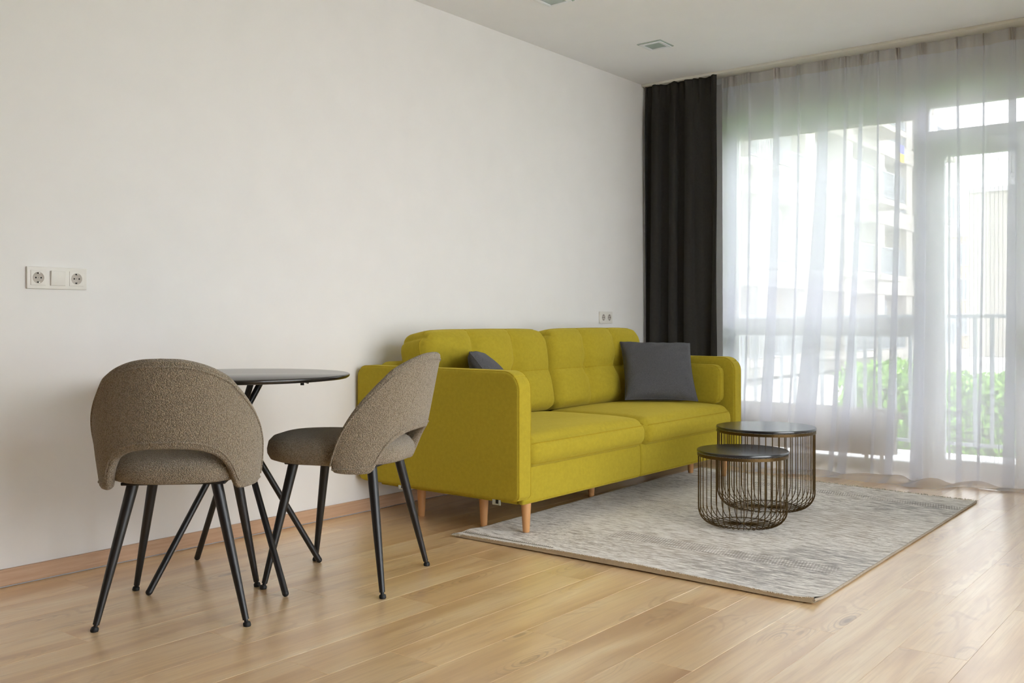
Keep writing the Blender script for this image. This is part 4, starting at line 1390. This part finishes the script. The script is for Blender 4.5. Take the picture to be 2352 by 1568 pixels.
# hedge: core mass and thousands of leaves
def hedge(name, x0, x1, y0, y1, ztop, n, seed, label):
    r_ = random.Random(seed)
    nz = vnoise(seed)
    h = empty(name, ((x0 + x1) / 2, (y0 + y1) / 2, -1.0)); tag(h, label, 'hedge')
    cx, cyy = (x0 + x1) / 2, (y0 + y1) / 2
    def topz(y): return ztop + 0.18 * nz(y * 1.1) + 0.08 * nz(y * 3.7 + 5)
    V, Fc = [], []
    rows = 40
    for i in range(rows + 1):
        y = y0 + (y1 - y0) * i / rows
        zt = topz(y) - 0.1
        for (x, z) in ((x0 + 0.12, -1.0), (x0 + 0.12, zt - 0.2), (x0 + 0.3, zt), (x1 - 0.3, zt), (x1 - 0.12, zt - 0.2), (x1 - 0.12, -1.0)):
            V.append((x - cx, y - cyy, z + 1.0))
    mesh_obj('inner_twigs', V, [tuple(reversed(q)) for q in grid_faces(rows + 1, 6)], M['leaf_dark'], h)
    V, Fc = [], []
    for k in range(n):
        y = r_.uniform(y0, y1); zt = topz(y)
        if r_.random() < 0.62: x, z = x0 + r_.uniform(-0.05, 0.2), r_.uniform(-0.9, zt)
        else: x, z = r_.uniform(x0, x1), zt + r_.uniform(-0.15, 0.08)
        s = r_.uniform(0.03, 0.06)
        a = Vector((r_.gauss(0, 1), r_.gauss(0, 1), r_.gauss(0, 1))).normalized()
        b = a.cross(Vector((r_.gauss(0, 1), r_.gauss(0, 1), r_.gauss(0, 1)))).normalized()
        c = Vector((x - cx, y - cyy, z + 1.0))
        m = len(V)
        V += [tuple(c - a * s), tuple(c + b * s * 0.45), tuple(c + a * s), tuple(c - b * s * 0.45)]
        Fc.append((m, m + 1, m + 2, m + 3))
    o = mesh_obj('foliage', V, Fc, M['leaf'], h, False); o['kind'] = 'stuff'
hedge('hedge', 10.6, 12.0, 0.25, -7.0, 0.42, 24000, 81, 'bright green hedge growing beyond the balcony railing')

# apartment block with loggia balconies (facade runs away from us, facing the lawn)
AX0, AX1, AY = 22.0, 50.0, 9.6
ap = empty('apartment_building', (AX0, AY, -1.0)); tag(ap, 'cream apartment block with rows of balconies beyond the lawn', 'building')
NF, FH = 6, 3.0
mesh_obj('wall', *box(0, AX1 - AX0, 0.9, 12, 0, NF * FH + 1.0), M['cream'], ap, False)
bays = int((AX1 - AX0) / 4.0)
Z0 = 0.55
proto = {}
def part(name, key, vf, mat, parent, loc):
    if key not in proto:
        proto[key] = mesh_obj(name, *vf, mat, parent, False, loc)
        return proto[key]
    return inst(name, proto[key], parent, loc)
for f_ in range(NF + 1):
    part('floor_band', 'band', box(0, AX1 - AX0, 0.0, 0.92, -0.45, 0.25), M['white_render'], ap, (0, 0, Z0 + f_ * FH))
for b_ in range(bays + 1):
    part('pier', 'pier', box(-0.45, 0.45, 0.05, 0.92, 0, NF * FH), M['white_render'], ap, (min(max(b_ * 4.0, 0.45), AX1 - AX0 - 0.45), 0, Z0))
def win(kind, bx, z, wd, hg):
    fr_ = part('window', 'w' + kind, merge(box(-wd / 2, -wd / 2 + 0.08, 0.80, 0.92, 0, hg), box(wd / 2 - 0.08, wd / 2, 0.80, 0.92, 0, hg), box(-wd / 2, wd / 2, 0.80, 0.92, 0, 0.08), box(-wd / 2, wd / 2, 0.80, 0.92, hg - 0.08, hg), box(-0.04, 0.04, 0.80, 0.92, 0, hg)), M['ext_frame'], ap, (bx, 0, z))
    part('pane', 'p' + kind, box(-wd / 2 + 0.08, wd / 2 - 0.08, 0.85, 0.91, 0.08, hg - 0.08), M['ext_pane'], fr_, (0, 0, 0))
rl_v = [box(-1.5, 1.5, -0.02, 0.02, 1.03, 1.08), box(-1.5, 1.5, -0.02, 0.02, 0.05, 0.09)] + [box(-1.5 + 0.12 * q_ - 0.012, -1.5 + 0.12 * q_ + 0.012, -0.012, 0.012, 0.05, 1.05) for q_ in range(26)]
RAILV = merge(*rl_v)
for f_ in range(NF):
    for b_ in range(bays):
        z = Z0 + 0.25 + f_ * FH
        bx = b_ * 4.0 + 2.0
        if (b_ + f_) % 2 == 0:
            win('A', bx - 0.6, z + 0.02, 1.7, 2.15)
        else:
            win('B', bx + 0.5, z + 0.6, 1.4, 1.5)
            win('C', bx - 0.85, z + 0.02, 0.9, 2.15)
        if b_ % 3 != 2:
            sl_ = part('balcony', 'slab', box(-1.55, 1.55, -1.1, 0.05, -0.22, 0.0), M['white_render'], ap, (bx, 0, z))
            part('balcony_rail', 'rail', RAILV, M['rail_grey'], sl_, (0, -1.05, 0))
        else:
            part('balcony_rail', 'rail2', RAILV, M['rail_grey'], ap, (bx, 0.1, z))
mesh_obj('roof_parapet', *box(-0.15, AX1 - AX0 + 0.15, -0.1, 12.1, 0, 0.35), M['white_render'], ap, False, (0, 0, NF * FH + 0.9))

wb = empty('white_building', (58, 0, -1.0)); tag(wb, 'plain white gable-end building beyond the hedge', 'building')
mesh_obj('wall', *box(0, 10, -14, 9.9, 0, 9.1), M['white_render'], wb, False)
mesh_obj('roof_edge', *box(-0.15, 10.15, -14.15, 10.05, 9.1, 9.35), M['ext_frame'], wb, False)
bw = None
for f_ in range(3):
    for yy in (-12.5, -9.5, -6.5):
        w0 = part('window', 'wbw', merge(box(-0.06, 0.02, -0.7, -0.62, 0, 1.5), box(-0.06, 0.02, 0.62, 0.7, 0, 1.5), box(-0.06, 0.02, -0.62, 0.62, 0, 0.08), box(-0.06, 0.02, -0.62, 0.62, 1.42, 1.5)), M['ext_frame'], wb, (0, yy, 1.2 + 2.9 * f_))
        part('pane', 'wbp', box(-0.03, 0.01, -0.62, 0.62, 0.08, 1.42), M['ext_pane'], w0, (0, 0, 0))
tn = empty('tan_building', (74, 0, -1.0)); tag(tn, 'low tan building between the two pale blocks', 'building')
mesh_obj('wall', *box(0, 10, 8, 30, 0, 8.0), M['tan_render'], tn, False)
mesh_obj('roof_edge', *box(-0.2, 10.2, 7.8, 30.2, 8.0, 8.3), M['ext_frame'], tn, False)
for f_ in range(3):
    for yy in (10, 12.2, 14.4, 16.6):
        w0 = part('window', 'tnw', merge(box(-0.08, 0.02, -0.8, -0.7, 0, 1.6), box(-0.08, 0.02, 0.7, 0.8, 0, 1.6), box(-0.08, 0.02, -0.7, 0.7, 0, 0.1), box(-0.08, 0.02, -0.7, 0.7, 1.5, 1.6)), M['ext_frame'], tn, (0, yy, 0.9 + 2.5 * f_))
        part('pane', 'tnp', box(-0.03, 0.01, -0.7, 0.7, 0.1, 1.5), M['ext_pane'], w0, (0, 0, 0))

# two-colour flag hung from a balcony rail
fl = empty('flag', (44.6, 9.586, 8.07)); tag(fl, 'blue and yellow flag hung on the cream apartment block', 'flag')
def cloth(z0, z1):
    V = []
    for i in range(13):
        for j in range(5):
            V.append((-0.45 + 0.9 * i / 12, 0.012 * math.sin(i * 1.1 + j * 0.4), z0 + (z1 - z0) * j / 4))
    return V, grid_faces(13, 5)
mesh_obj('upper_stripe', *cloth(0.38, 0.76), M['flag_blue'], fl)
mesh_obj('lower_stripe', *cloth(0.0, 0.38), M['flag_yellow'], fl)
